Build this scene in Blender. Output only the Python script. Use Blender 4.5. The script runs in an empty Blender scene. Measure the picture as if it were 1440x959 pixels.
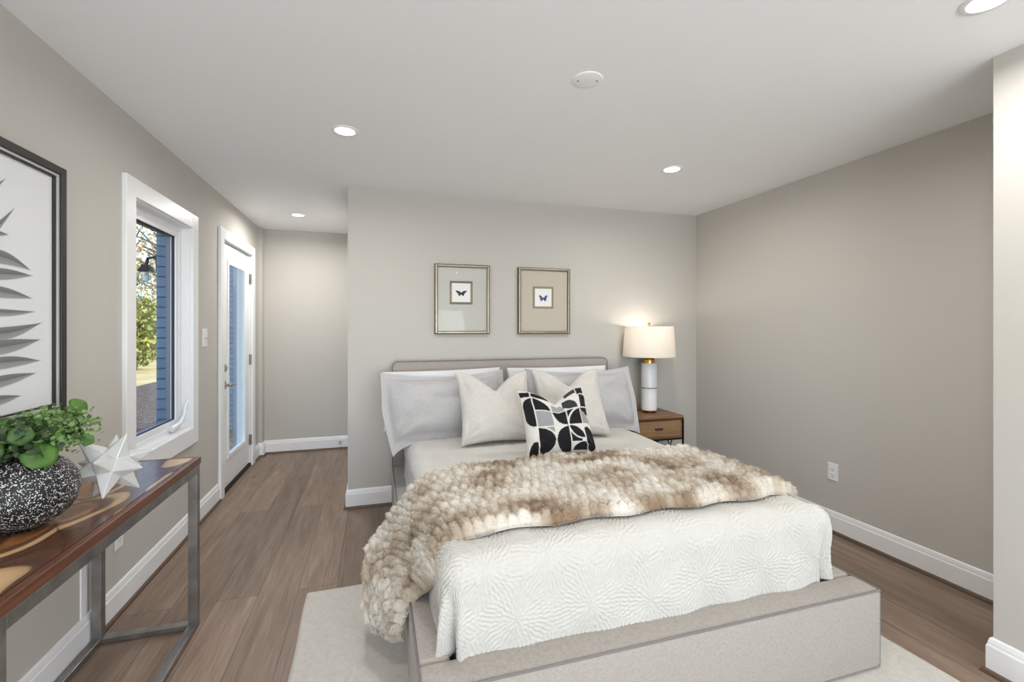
import bpy, math, random
import numpy as np
from mathutils import Vector, Matrix, Euler

S = bpy.context.scene
C = S.collection
PI = math.pi

# ------------------------------------------------------------------ camera
cam_d = bpy.data.cameras.new('camera'); cam = bpy.data.objects.new('camera', cam_d); C.objects.link(cam)
cam.location = (0, 0, 1.368)
cam.rotation_euler = (PI/2, 0, -math.atan(193/640))
cam_d.sensor_width = 36; cam_d.lens = 16.0; cam_d.shift_y = -18.5/1440
cam_d.clip_start = 0.02; cam_d.clip_end = 300
S.camera = cam

# ------------------------------------------------------------------ world, sun, added rear fill
S.view_settings.view_transform = 'Standard'; S.view_settings.look = 'None'
S.view_settings.gamma = 1; S.view_settings.use_curve_mapping = False
S.view_settings.exposure = -0.03
W = bpy.data.worlds.new('world'); S.world = W; W.use_nodes = True
wn = W.node_tree; bg = wn.nodes['Background']
sky = wn.nodes.new('ShaderNodeTexSky'); sky.sky_type = 'NISHITA'; sky.sun_disc = False
sky.sun_elevation = math.radians(35); sky.sun_rotation = math.radians(60); sky.air_density = 1.0
wn.links.new(sky.outputs[0], bg.inputs[0]); bg.inputs[1].default_value = 0.45
sd = bpy.data.lights.new('sun', 'SUN'); sd.energy = 7.0; sd.angle = 0.01; sd.color = (1, .95, .86)
so = bpy.data.objects.new('sun', sd); C.objects.link(so)
so.rotation_euler = Vector((-math.cos(math.radians(27)), 0.12, -math.sin(math.radians(27)))).to_track_quat('-Z', 'Y').to_euler()
SPOT_W = 9.0
SPOTS = [(-.155, 2.63), (1.92, 2.63), (-.697, 4.717), (1.92, .975), (-.155, .5), (-.155, -1.4), (1.5, -1.4)]  # spots past the labelled ones are added, unseen, to light the room
# added fill light outside an unseen rear window, tilted to brighten the ceiling
ad = bpy.data.lights.new('rear_fill', 'AREA'); ad.shape = 'RECTANGLE'; ad.size = 2.8; ad.size_y = 1.7
ad.energy = 160; ad.color = (.86, .93, 1.0)
ao = bpy.data.objects.new('rear_fill', ad); C.objects.link(ao); ao.location = (.6, -2.95, 1.15)
ao.rotation_euler = (PI/2+math.radians(42), 0, 0)      # -Z axis towards +Y

# ------------------------------------------------------------------ helpers
def lin(c):
    return tuple(((v/255)/12.92 if v/255 <= .04045 else ((v/255+.055)/1.055)**2.4) for v in c)

def nmat(name):
    m = bpy.data.materials.new(name); m.use_nodes = True
    nt = m.node_tree; b = nt.nodes['Principled BSDF']
    return m, nt, b

def node(nt, t, **k):
    n = nt.nodes.new(t)
    for a, v in k.items():
        if a.startswith('i_'):
            n.inputs[a[2:]].default_value = v
        else: setattr(n, a, v)
    return n

def ramp(nt, stops):
    r = nt.nodes.new('ShaderNodeValToRGB'); e = r.color_ramp.elements
    while len(e) < len(stops): e.new(.5)
    for i, (p, c) in enumerate(stops):
        e[i].position = p; e[i].color = (*lin(c), 1) if len(c) == 3 else c
    return r

def add_bump(nt, b, height, strength, dist):
    n = node(nt, 'ShaderNodeBump'); n.inputs['Strength'].default_value = strength; n.inputs['Distance'].default_value = dist
    nt.links.new(height, n.inputs['Height']); nt.links.new(n.outputs[0], b.inputs['Normal'])

def mat(name, rgb, rough=.6, metal=0, bump=None, spec=.5, var=None, emit=None, sheen=0, coat=0):
    m, nt, b = nmat(name)
    b.inputs['Base Color'].default_value = (*lin(rgb), 1); b.inputs['Roughness'].default_value = rough
    b.inputs['Metallic'].default_value = metal; b.inputs['Specular IOR Level'].default_value = spec
    if sheen: b.inputs['Sheen Weight'].default_value = sheen
    if coat: b.inputs['Coat Weight'].default_value = coat; b.inputs['Coat Roughness'].default_value = .1
    tc = node(nt, 'ShaderNodeTexCoord')
    if var:
        n = node(nt, 'ShaderNodeTexNoise'); n.inputs['Scale'].default_value = var[0]; n.inputs['Detail'].default_value = 4
        nt.links.new(tc.outputs['Object'], n.inputs['Vector'])
        r = ramp(nt, [(.3, rgb), (.7, var[1])]); nt.links.new(n.outputs[0], r.inputs[0]); nt.links.new(r.outputs[0], b.inputs['Base Color'])
    if bump:
        n = node(nt, 'ShaderNodeTexNoise'); n.inputs['Scale'].default_value = bump[0]; n.inputs['Detail'].default_value = 3
        nt.links.new(tc.outputs['Object'], n.inputs['Vector']); add_bump(nt, b, n.outputs[0], bump[1], bump[2])
    if emit:
        b.inputs['Emission Color'].default_value = (*lin(emit[0]), 1); b.inputs['Emission Strength'].default_value = emit[1]
    return m

def fabric(name, rgb, rgb2, scale=420, bump=.25, dist=.0012, weave=True, wrinkle=0, sheen=.15):
    m, nt, b = nmat(name)
    b.inputs['Roughness'].default_value = .9; b.inputs['Specular IOR Level'].default_value = .15; b.inputs['Sheen Weight'].default_value = sheen
    tc = node(nt, 'ShaderNodeTexCoord')
    mp = node(nt, 'ShaderNodeMapping'); nt.links.new(tc.outputs['Object'], mp.inputs[0]); mp.inputs['Scale'].default_value = (1, 1, .22)
    n1 = node(nt, 'ShaderNodeTexNoise'); n1.inputs['Scale'].default_value = scale; nt.links.new(mp.outputs[0], n1.inputs['Vector'])
    mp2 = node(nt, 'ShaderNodeMapping'); nt.links.new(tc.outputs['Object'], mp2.inputs[0]); mp2.inputs['Scale'].default_value = (.22, .22, 1)
    n2 = node(nt, 'ShaderNodeTexNoise'); n2.inputs['Scale'].default_value = scale; nt.links.new(mp2.outputs[0], n2.inputs['Vector'])
    ad_ = node(nt, 'ShaderNodeMath', operation='ADD'); nt.links.new(n1.outputs[0], ad_.inputs[0]); nt.links.new(n2.outputs[0], ad_.inputs[1])
    hf = node(nt, 'ShaderNodeMath', operation='MULTIPLY'); nt.links.new(ad_.outputs[0], hf.inputs[0]); hf.inputs[1].default_value = .5
    r = ramp(nt, [(.38, rgb2), (.62, rgb)]); nt.links.new(hf.outputs[0], r.inputs[0]); nt.links.new(r.outputs[0], b.inputs['Base Color'])
    add_bump(nt, b, hf.outputs[0], bump, dist)
    return m

class MB:
    def __init__(s): s.v = []; s.f = []
    def add(s, vs, fs):
        o = len(s.v); s.v += [tuple(v) for v in vs]; s.f += [tuple(i+o for i in f) for f in fs]; return s
    def box(s, a, b):
        x0, x1 = sorted((a[0], b[0])); y0, y1 = sorted((a[1], b[1])); z0, z1 = sorted((a[2], b[2]))
        vs = [(x0,y0,z0),(x1,y0,z0),(x1,y1,z0),(x0,y1,z0),(x0,y0,z1),(x1,y0,z1),(x1,y1,z1),(x0,y1,z1)]
        return s.add(vs, [(0,3,2,1),(4,5,6,7),(0,1,5,4),(1,2,6,5),(2,3,7,6),(3,0,4,7)])
    def tube(s, pts, r, n=10, closed=False, cap=True):
        pts = [Vector(p) for p in pts]; m = len(pts); rs = r if isinstance(r, (list, tuple)) else [r]*m
        vs = []; up = None
        for i, p in enumerate(pts):
            if closed: t = (pts[(i+1) % m]-pts[i-1])
            else: t = pts[min(i+1, m-1)]-pts[max(i-1, 0)]
            t.normalize()
            if up is None: up = Vector((0, 0, 1)) if abs(t.z) < .9 else Vector((1, 0, 0))
            a = t.cross(up).normalized(); bb = a.cross(t).normalized(); up = bb
            for k in range(n):
                q = 2*PI*k/n; vs.append(p+a*math.cos(q)*rs[i]+bb*math.sin(q)*rs[i])
        fs = []
        for i in range(m if closed else m-1):
            j = (i+1) % m
            for k in range(n): fs.append((i*n+k, i*n+(k+1) % n, j*n+(k+1) % n, j*n+k))
        if not closed and cap:
            fs.append(tuple(range(n-1, -1, -1))); fs.append(tuple((m-1)*n+k for k in range(n)))
        return s.add(vs, fs)
    def lathe(s, prof, c=(0,0,0), n=48, axis='z'):
        vs = []; fs = []
        for (r, z) in prof:
            for k in range(n):
                a = 2*PI*k/n; x, y = r*math.cos(a), r*math.sin(a)
                p = {'z': (x, y, z), 'x': (z, x, y), 'y': (y, z, x)}[axis]
                vs.append((c[0]+p[0], c[1]+p[1], c[2]+p[2]))
        for i in range(len(prof)-1):
            for k in range(n): fs.append((i*n+k, i*n+(k+1) % n, (i+1)*n+(k+1) % n, (i+1)*n+k))
        if prof[0][0] > 1e-6: fs.append(tuple(range(n-1, -1, -1)))
        if prof[-1][0] > 1e-6: fs.append(tuple((len(prof)-1)*n+k for k in range(n)))
        return s.add(vs, fs)
    def sweep(s, prof, p0, p1, nrm, m0=0, m1=0):
        """profile [(out, up)] swept from p0 to p1; nrm = direction of 'out'; m0/m1 mitre amount per unit out"""
        p0 = Vector(p0); p1 = Vector(p1); t = (p1-p0).normalized(); nrm = Vector(nrm); n = len(prof); vs = []
        for (o, u) in prof: vs.append(p0+nrm*o+Vector((0,0,u))-t*o*m0)
        for (o, u) in prof: vs.append(p1+nrm*o+Vector((0,0,u))+t*o*m1)
        fs = [(i, (i+1) % n, n+(i+1) % n, n+i) for i in range(n)]+[tuple(range(n-1,-1,-1)), tuple(range(n, 2*n))]
        return s.add(vs, fs)
    def build(s, name, m, parent=None, smooth=False, bevel=0, seg=2, subsurf=0):
        me = bpy.data.meshes.new(name); off = Vector((0,0,0)); q = parent
        while q is not None: off += q.location; q = q.parent
        me.from_pydata([tuple(Vector(v)-off) for v in s.v], [], s.f)
        import bmesh
        b = bmesh.new(); b.from_mesh(me); bmesh.ops.recalc_face_normals(b, faces=b.faces); b.to_mesh(me); b.free()
        if m: me.materials.append(m)
        if smooth:
            for p in me.polygons: p.use_smooth = True
            if smooth != 'all': me.set_sharp_from_angle(angle=math.radians(40))
        o = bpy.data.objects.new(name, me); C.objects.link(o); o.parent = parent
        if bevel:
            md = o.modifiers.new('bevel', 'BEVEL'); md.width = bevel; md.segments = seg; md.limit_method = 'ANGLE'
        if subsurf:
            md = o.modifiers.new('sub', 'SUBSURF'); md.levels = subsurf; md.render_levels = subsurf
        return o

def B(*boxes):
    m = MB()
    for i in range(0, len(boxes), 2): m.box(boxes[i], boxes[i+1])
    return m

def grid_obj(name, P, m, parent=None, colors=None, closed_u=False, extra=None, smooth=True):
    """P: (nu, nv, 3) numpy grid"""
    nu, nv = P.shape[:2]; off = Vector((0,0,0)); q = parent
    while q is not None: off += q.location; q = q.parent
    V = (P.reshape(-1, 3)-np.array(off)); idx = np.arange(nu*nv).reshape(nu, nv)
    if closed_u: idx = np.vstack([idx, idx[:1]])
    a = idx[:-1, :-1].ravel(); b = idx[1:, :-1].ravel(); c = idx[1:, 1:].ravel(); d = idx[:-1, 1:].ravel()
    Q = np.stack([a, b, c, d], 1)
    return arr_obj(name, V, Q, m, parent, colors, smooth)

def arr_obj(name, V, Q, m, parent=None, colors=None, smooth=True):
    me = bpy.data.meshes.new(name); me.vertices.add(len(V)); me.vertices.foreach_set('co', V.astype(np.float32).ravel())
    k = Q.shape[1]; me.loops.add(Q.size); me.loops.foreach_set('vertex_index', Q.astype(np.int32).ravel())
    me.polygons.add(len(Q)); me.polygons.foreach_set('loop_start', np.arange(0, Q.size, k, dtype=np.int32))
    me.polygons.foreach_set('loop_total', np.full(len(Q), k, dtype=np.int32))
    me.update(calc_edges=True); me.validate()
    if smooth: me.polygons.foreach_set('use_smooth', np.ones(len(me.polygons), dtype=bool))
    if colors is not None:
        ca = me.color_attributes.new('Col', 'FLOAT_COLOR', 'POINT')
        cc = np.ones((len(V), 4), dtype=np.float32); cc[:, :3] = colors; ca.data.foreach_set('color', cc.ravel())
    me.materials.append(m)
    o = bpy.data.objects.new(name, me); C.objects.link(o); o.parent = parent
    return o

def empty(name, label, cat, loc=(0,0,0), group=None):
    o = bpy.data.objects.new(name, None); C.objects.link(o); o.location = loc; o.empty_display_size = .05
    return tag(o, label, cat, group)
def tag(o, label, cat, group=None, kind=None):
    o['label'] = label; o['category'] = cat
    if group: o['group'] = group
    if kind: o['kind'] = kind
    return o
def struct(o, label=None, cat=None):
    o['kind'] = 'structure'
    if label: o['label'] = label
    if cat: o['category'] = cat
    return o

rs = np.random.RandomState(7)
def vnoise(p, seed=0):
    """value noise, p (...,3)"""
    p = np.asarray(p, dtype=np.float64); i = np.floor(p).astype(np.int64); f = p-i; f = f*f*(3-2*f)
    def hsh(a, b, c):
        n = (a*73856093) ^ (b*19349663) ^ (c*83492791) ^ (seed*2654435761)
        n = (n ^ (n >> 13)) * 1274126177; n = n & 0x7fffffff
        n = (n ^ (n >> 16)) & 0xffff
        return n/65535.0
    r = 0
    for dx in (0, 1):
        for dy in (0, 1):
            for dz in (0, 1):
                w = (f[..., 0] if dx else 1-f[..., 0])*(f[..., 1] if dy else 1-f[..., 1])*(f[..., 2] if dz else 1-f[..., 2])
                r = r+w*hsh(i[..., 0]+dx, i[..., 1]+dy, i[..., 2]+dz)
    return r
def fbm(p, seed=0, oct=3):
    r = 0; a = .5; p = np.asarray(p)
    for k in range(oct): r = r+a*(vnoise(p*2**k, seed+k)-.5); a *= .5
    return r

# ------------------------------------------------------------------ materials
M = {}
M['wall'] = mat('wall_paint', (199, 195, 188), .75, bump=(90, .05, .002), spec=.2)
M['ceil'] = mat('ceiling_paint', (246, 247, 248), .85, bump=(120, .04, .002), spec=.2)
M['trim'] = mat('white_trim_paint', (243, 243, 243), .35, spec=.4)
M['vinyl'] = mat('white_vinyl', (238, 239, 241), .3)
M['shoe'] = mat('brown_shoe_moulding', (96, 74, 58), .5)
M['plastic'] = mat('white_plastic', (240, 240, 240), .35)
M['dark'] = mat('dark_slot', (30, 30, 32), .7)
M['gapdark'] = mat('weatherstrip', (60, 60, 62), .8)
M['nickel'] = mat('satin_nickel', (170, 166, 160), .32, 1)
M['steel'] = mat('brushed_steel', (160, 157, 154), .36, .85, bump=(300, .1, .0005), var=(14, (132, 129, 126)))
M['blackm'] = mat('black_metal', (28, 27, 26), .45, .6)
M['brass'] = mat('brass', (214, 160, 70), .25, 1)
M['copper'] = mat('aged_brass', (150, 95, 60), .3, 1)
M['shadevinyl'] = mat('shaded_frame_vinyl', (120, 122, 140), .5)  # violet-grey tone is the shade on the sash, put into its colour
M['linen'] = fabric('grey_linen_upholstery', (180, 172, 164), (164, 156, 148), 420, .2, .0008)
M['piping'] = mat('grey_piping', (128, 124, 121), .9)
M['shamf'] = fabric('grey_linen_sham', (192, 190, 189), (176, 174, 174), 330, .25, .001)
M['whitecot'] = mat('white_cotton', (226, 226, 228), .9, spec=.1, bump=(40, .1, .004))
M['cushf'] = fabric('ivory_woven_cushion', (210, 205, 198), (196, 191, 183), 300, .25, .001)
M['quilt'] = mat('white_quilt', (207, 204, 197), .88, spec=.15, sheen=.1)
M['mattress'] = mat('mattress_ticking', (60, 62, 66), .9)
M['rug'] = fabric('cream_wool_rug', (214, 208, 199), (202, 196, 187), 220, .4, .003)

# floor planks running away from the camera (along Y)
def floor_mat():
    m, nt, b = nmat('oak_plank_floor'); L = nt.links.new
    tc = node(nt, 'ShaderNodeTexCoord')
    mp = node(nt, 'ShaderNodeMapping'); mp.inputs['Rotation'].default_value = (0, 0, PI/2); L(tc.outputs['Object'], mp.inputs[0])
    br = node(nt, 'ShaderNodeTexBrick', offset=.37, offset_frequency=2)
    br.inputs['Scale'].default_value = 1; br.inputs['Brick Width'].default_value = 1.9; br.inputs['Row Height'].default_value = .19
    br.inputs['Mortar Size'].default_value = .0012; br.inputs['Mortar Smooth'].default_value = .1; br.inputs['Bias'].default_value = 0
    br.inputs['Color1'].default_value = (.0, .0, .0, 1); br.inputs['Color2'].default_value = (1, 1, 1, 1); br.inputs['Mortar'].default_value = (.5, .5, .5, 1)
    L(mp.outputs[0], br.inputs[0])
    mp2 = node(nt, 'ShaderNodeMapping'); mp2.inputs['Scale'].default_value = (9, .8, 1); L(tc.outputs['Object'], mp2.inputs[0])
    off = node(nt, 'ShaderNodeVectorMath', operation='ADD'); L(mp2.outputs[0], off.inputs[0]); 
    sc = node(nt, 'ShaderNodeVectorMath', operation='SCALE'); L(br.outputs['Color'], sc.inputs[0]); sc.inputs['Scale'].default_value = 13; L(sc.outputs[0], off.inputs[1])
    n = node(nt, 'ShaderNodeTexNoise'); n.inputs['Scale'].default_value = 1.6; n.inputs['Detail'].default_value = 7; n.inputs['Roughness'].default_value = .62; n.inputs['Distortion'].default_value = .8
    L(off.outputs[0], n.inputs['Vector'])
    mp3 = node(nt, 'ShaderNodeMapping'); mp3.inputs['Scale'].default_value = (70, 3, 1); L(tc.outputs['Object'], mp3.inputs[0])
    n3 = node(nt, 'ShaderNodeTexNoise'); n3.inputs['Scale'].default_value = 1.5; n3.inputs['Detail'].default_value = 4; L(mp3.outputs[0], n3.inputs['Vector'])
    r = ramp(nt, [(.2, (118, 95, 79)), (.5, (153, 130, 112)), (.8, (177, 153, 134))]); L(n.outputs[0], r.inputs[0])
    r3 = ramp(nt, [(.35, (205, 205, 205)), (.65, (255, 255, 255))]); L(n3.outputs[0], r3.inputs[0])
    mx = node(nt, 'ShaderNodeMix', data_type='RGBA', blend_type='MULTIPLY'); mx.inputs[0].default_value = .55
    L(r.outputs[0], mx.inputs[6]); L(r3.outputs[0], mx.inputs[7])
    rp = ramp(nt, [(0, (206, 206, 206)), (1, (255, 255, 255))]); L(br.outputs['Color'], rp.inputs[0])
    mx2 = node(nt, 'ShaderNodeMix', data_type='RGBA', blend_type='MULTIPLY'); mx2.inputs[0].default_value = .8
    L(mx.outputs[2], mx2.inputs[6]); L(rp.outputs[0], mx2.inputs[7])
    # knots
    vo = node(nt, 'ShaderNodeTexVoronoi'); vo.inputs['Scale'].default_value = 1.0
    mp4 = node(nt, 'ShaderNodeMapping'); mp4.inputs['Scale'].default_value = (3.2, 1.6, 1); L(tc.outputs['Object'], mp4.inputs[0]); L(mp4.outputs[0], vo.inputs['Vector'])
    rk = ramp(nt, [(0, (70, 54, 44)), (.035, (120, 100, 86)), (.075, (255, 255, 255))]); L(vo.outputs['Distance'], rk.inputs[0])
    mx3 = node(nt, 'ShaderNodeMix', data_type='RGBA', blend_type='MULTIPLY'); mx3.inputs[0].default_value = .6
    L(mx2.outputs[2], mx3.inputs[6]); L(rk.outputs[0], mx3.inputs[7])
    mo = node(nt, 'ShaderNodeMix', data_type='RGBA'); L(br.outputs['Fac'], mo.inputs[0]); L(mx3.outputs[2], mo.inputs[6]); mo.inputs[7].default_value = (*lin((70, 56, 47)), 1)
    L(mo.outputs[2], b.inputs['Base Color'])
    b.inputs['Roughness'].default_value = .42; b.inputs['Specular IOR Level'].default_value = .45
    inv = node(nt, 'ShaderNodeMath', operation='SUBTRACT'); inv.inputs[0].default_value = 1; L(br.outputs['Fac'], inv.inputs[1])
    ad2 = node(nt, 'ShaderNodeMath', operation='MULTIPLY_ADD'); L(n3.outputs[0], ad2.inputs[0]); ad2.inputs[1].default_value = .35; L(inv.outputs[0], ad2.inputs[2])
    add_bump(nt, b, ad2.outputs[0], .35, .002)
    return m
M['floor'] = floor_mat()

def glass_mat(name, tint=(1,1,1), refl=1.0):
    m = bpy.data.materials.new(name); m.use_nodes = True; nt = m.node_tree; nt.nodes.clear()
    o = node(nt, 'ShaderNodeOutputMaterial'); tr = node(nt, 'ShaderNodeBsdfTransparent'); tr.inputs[0].default_value = (*tint, 1)
    gl = node(nt, 'ShaderNodeBsdfGlossy'); gl.inputs['Roughness'].default_value = .03
    lw = node(nt, 'ShaderNodeLayerWeight'); lw.inputs[0].default_value = .5
    pw = node(nt, 'ShaderNodeMath', operation='POWER'); nt.links.new(lw.outputs['Facing'], pw.inputs[0]); pw.inputs[1].default_value = 5
    mu = node(nt, 'ShaderNodeMath', operation='MULTIPLY_ADD'); nt.links.new(pw.outputs[0], mu.inputs[0]); mu.inputs[1].default_value = .45*refl; mu.inputs[2].default_value = .02*min(1, refl*1.2)
    mx = node(nt, 'ShaderNodeMixShader'); nt.links.new(mu.outputs[0], mx.inputs[0]); nt.links.new(tr.outputs[0], mx.inputs[1]); nt.links.new(gl.outputs[0], mx.inputs[2])
    nt.links.new(mx.outputs[0], o.inputs[0]); return m
M['glass'] = glass_mat('window_glass', (.96, .98, .98), .6)
M['picglass'] = glass_mat('picture_glass', (1, 1, 1), .3)

def vcol_mat(name, rough=.85, bump=None, sheen=0, spec=.2):
    m, nt, b = nmat(name); a = node(nt, 'ShaderNodeVertexColor', layer_name='Col'); nt.links.new(a.outputs[0], b.inputs['Base Color'])
    b.inputs['Roughness'].default_value = rough; b.inputs['Specular IOR Level'].default_value = spec; b.inputs['Sheen Weight'].default_value = sheen
    if bump:
        tc = node(nt, 'ShaderNodeTexCoord'); n = node(nt, 'ShaderNodeTexNoise'); n.inputs['Scale'].default_value = bump[0]
        nt.links.new(tc.outputs['Object'], n.inputs['Vector']); add_bump(nt, b, n.outputs[0], bump[1], bump[2])
    return m

# ------------------------------------------------------------------ room shell
H = 2.44; XL = -1.185; XR = 2.945; YB = 3.66; YF = 5.51; YR = -2.5; XP = 2.345; YP = 1.175
WY0, WY1, WZ0, WZ1 = 2.77, 3.54, .695, 2.04
DY0, DY1, DZ = 4.20, 5.10, 2.10
struct(B((XL-.3, YR-.3, -.1), (XR+.3, YF+.3, 0)).build('floor', M['floor']), 'brown oak plank floor running away from the camera', 'floor')
struct(B((XL-.3, YR-.3, H), (XR+.3, YF+.3, H+.15)).build('ceiling', M['ceil']), 'flat white painted ceiling', 'ceiling')
T = .128
struct(B((XL-T, YR, 0), (XL, WY0, H), (XL-T, WY1, 0), (XL, DY0, H), (XL-T, DY1, 0), (XL, YF, H),
         (XL-T, WY0, 0), (XL, WY1, WZ0), (XL-T, WY0, WZ1), (XL, WY1, H), (XL-T, DY0, DZ), (XL, DY1, H)).build('wall_left', M['wall']),
       'greige side wall with the window and glazed door', 'wall')
struct(B((XL-T, YF, 0), (-.196, YF+.15, H)).build('wall_far', M['wall']), 'greige end wall of the entry nook', 'wall')
struct(B((-.196, YB, 0), (XR, YF+.15, H)).build('wall_back', M['wall']), 'greige wall behind the bed, ending in a corner', 'wall')
struct(B((XR, YR, 0), (XR+.15, YF+.15, H)).build('wall_right', M['wall']), 'greige side wall on the right', 'wall')
struct(B((XP, YR, 0), (XR, YP, H)).build('wall_pillar', M['wall']), 'greige wall projecting at the right edge', 'wall')
RW = (-.8, 2.0, .5, 2.2)
struct(B((XL-T, YR-.12, 0), (RW[0], YR, H), (RW[1], YR-.12, 0), (XR+.15, YR, H), (RW[0], YR-.12, 0), (RW[1], YR, RW[2]), (RW[0], YR-.12, RW[3]), (RW[1], YR, H)).build('wall_rear', M['wall']))
struct(B((XL, 5.41, 0), (-1.148, YF, H)).build('trim_1', M['wall']), 'narrow boxed corner beside the door', 'trim')
struct(B((XL, 2.352, .14), (XL+.006, 2.392, .70)).build('trim_2', M['trim']), 'thin white vertical strip low on the side wall', 'trim')

BP = [(0, 0), (.016, 0), (.016, .108), (.0125, .114), (.0115, .124), (.008, .138), (.004, .142), (0, .142)]
SH = [(.016, 0), (.030, 0), (.029, .006), (.025, .013), (.019, .017), (.016, .018)]
def baseboard(name, segs, label):
    m = MB(); s = MB()
    for (p0, p1, n, a, b) in segs:
        m.sweep(BP, p0, p1, n, a, b); s.sweep(SH, p0, p1, n, a, b)
    o = m.build(name, M['trim']); struct(o, label, 'baseboard')
    sh = s.build('shoe_moulding', M['shoe'], o)
    return o
baseboard('baseboard_left', [((XL, YR, 0), (XL, 4.11, 0), (1,0,0), 0, 0), ((XL, 5.195, 0), (XL, 5.41, 0), (1,0,0), 0, -1)], 'white baseboard along the window wall')
baseboard('baseboard_far', [((XL, 5.41, 0), (-1.148, 5.41, 0), (0,-1,0), -1, 1), ((-1.148, 5.41, 0), (-1.148, YF, 0), (1,0,0), 1, -1),
                            ((-1.148, YF, 0), (-.196, YF, 0), (0,-1,0), -1, -1), ((-.196, YF, 0), (-.196, YB, 0), (-1,0,0), -1, 1)], 'white baseboard around the entry nook')
baseboard('baseboard_back', [((-.196, YB, 0), (XR, YB, 0), (0,-1,0), 1, -1)], 'white baseboard behind the bed')
baseboard('baseboard_right', [((XR, YB, 0), (XR, YP, 0), (-1,0,0), -1, -1)], 'white baseboard on the right wall')
baseboard('baseboard_pillar', [((XR, YP, 0), (XP, YP, 0), (0,1,0), -1, 1), ((XP, YP, 0), (XP, YR, 0), (-1,0,0), 1, 0)], 'white baseboard around the projecting wall')

# window
def ring(y0, y1, z0, z1, w, xa, xb, wb=None):
    wb = wb or w
    return B((xa, y0, z0), (xb, y0+w, z1), (xa, y1-w, z0), (xb, y1, z1), (xa, y0+w, z1-w), (xb, y1-w, z1), (xa, y0+w, z0), (xb, y1-w, z0+wb))
win = empty('window_1', 'white framed casement window in the left wall', 'window', (XL, (WY0+WY1)/2, WZ0)); win['kind'] = 'structure'
ring(WY0-.09, WY1+.09, WZ0-.105, WZ1+.09, .095, XL, XL+.022, .11).build('casing', M['trim'], win, bevel=.003)
ring(WY0, WY1, WZ0, WZ1, .012, XL-.045, XL+.004).build('jamb', M['trim'], win)
ring(WY0+.008, WY1-.008, WZ0+.008, WZ1-.008, .035, XL-.11, XL-.045).build('window_frame', M['vinyl'], win, bevel=.003)
ring(WY0+.035, WY1-.035, WZ0+.035, WZ1-.035, .045, XL-.061, XL-.05).build('sash', M['vinyl'], win, bevel=.003)
ring(WY0+.0345, WY1-.0345, WZ0+.0345, WZ1-.0345, .046, XL-.081, XL-.076).build('sash', M['vinyl'], win)
ring(WY0+.0345, WY1-.0345, WZ0+.0345, WZ1-.0345, .048, XL-.076, XL-.061).build('gasket', M['gapdark'], win)
ring(WY0+.034, WY1-.034, WZ0+.034, WZ1-.034, .047, XL-.108, XL-.081).build('shaded_sash', M['shadevinyl'], win)
B((XL-.106, WY0+.078, WZ0+.078), (XL-.100, WY1-.078, WZ1-.078)).build('window_pane', M['glass'], win)
ck = MB().tube([(XL-.03, 3.33, .735), (XL-.02, 3.36, .745), (XL-.008, 3.41, .76), (XL-.0, 3.45, .80), (XL+.002, 3.46, .85), (XL+.004, 3.475, .875), (XL+.004, 3.51, .885)], [.02, .016, .012, .009, .008, .008, .007], 12).build('crank_handle', M['vinyl'], win, smooth=True)

# door
dr = empty('door_1', 'white glazed exterior door with a tall glass pane', 'door', (XL, DY0, 0)); dr['kind'] = 'structure'
B((XL, DY0-.09, 0), (XL+.022, DY0, DZ+.075), (XL, DY1, 0), (XL+.022, DY1+.09, DZ+.075), (XL, DY0, DZ-.012), (XL+.022, DY1, DZ+.075)).build('casing', M['trim'], dr, bevel=.003)
B((XL-.12, DY0-.001, 0), (XL, DY0+.012, DZ), (XL-.12, DY1-.012, 0), (XL, DY1+.001, DZ), (XL-.12, DY0+.012, DZ-.012), (XL, DY1-.012, DZ+.001)).build('jamb', M['trim'], dr)
gy0, gy1, gz0, gz1 = 4.385, 4.925, .27, 1.93
x0, x1 = XL-.055, XL-.010
B((x0, DY0+.015, .035), (x1, gy0, DZ-.03), (x0, gy1, .035), (x1, DY1-.015, DZ-.03), (x0, gy0, .035), (x1, gy1, gz0), (x0, gy0, gz1), (x1, gy1, DZ-.03)).build('door_leaf', M['trim'], dr)
ring(gy0-.012, gy1+.012, gz0-.012, gz1+.012, .035, x1-.002, x1+.010).build('glazing_bead', M['trim'], dr, bevel=.004)
B((XL-.035, gy0, gz0), (XL-.029, gy1, gz1)).build('door_pane', M['glass'], dr)
B((XL-.12, DY0+.01, 0), (XL+.006, DY1-.01, .028)).build('threshold', M['dark'], dr, bevel=.004)
for z in (1.853, 1.055, .258):
    h_ = MB().tube([(XL+.003, DY1-.007, z-.05), (XL+.003, DY1-.007, z+.05)], .009, 12); h_.box((XL-.012, DY1-.03, z-.05), (XL-.004, DY1-.012, z+.05)); h_.build('hinge', M['nickel'], dr, smooth=True)
hy = DY0+.085
B((x1, hy-.033, .86), (x1+.010, hy+.033, .926)).build('rose', M['nickel'], dr, bevel=.003)
MB().tube([(x1+.008, hy, .893), (x1+.045, hy, .893), (x1+.055, hy+.015, .893), (x1+.058, hy+.06, .891), (x1+.056, hy+.115, .889)], [.011, .011, .010, .009, .007], 12).build('lever_handle', M['nickel'], dr, smooth=True)
dbm = B((x1, hy-.033, 1.0), (x1+.012, hy+.033, 1.066)); dbm.box((x1+.012, hy-.006, 1.018), (x1+.03, hy+.006, 1.048)); dbm.build('deadbolt', M['nickel'], dr, bevel=.003)

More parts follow.
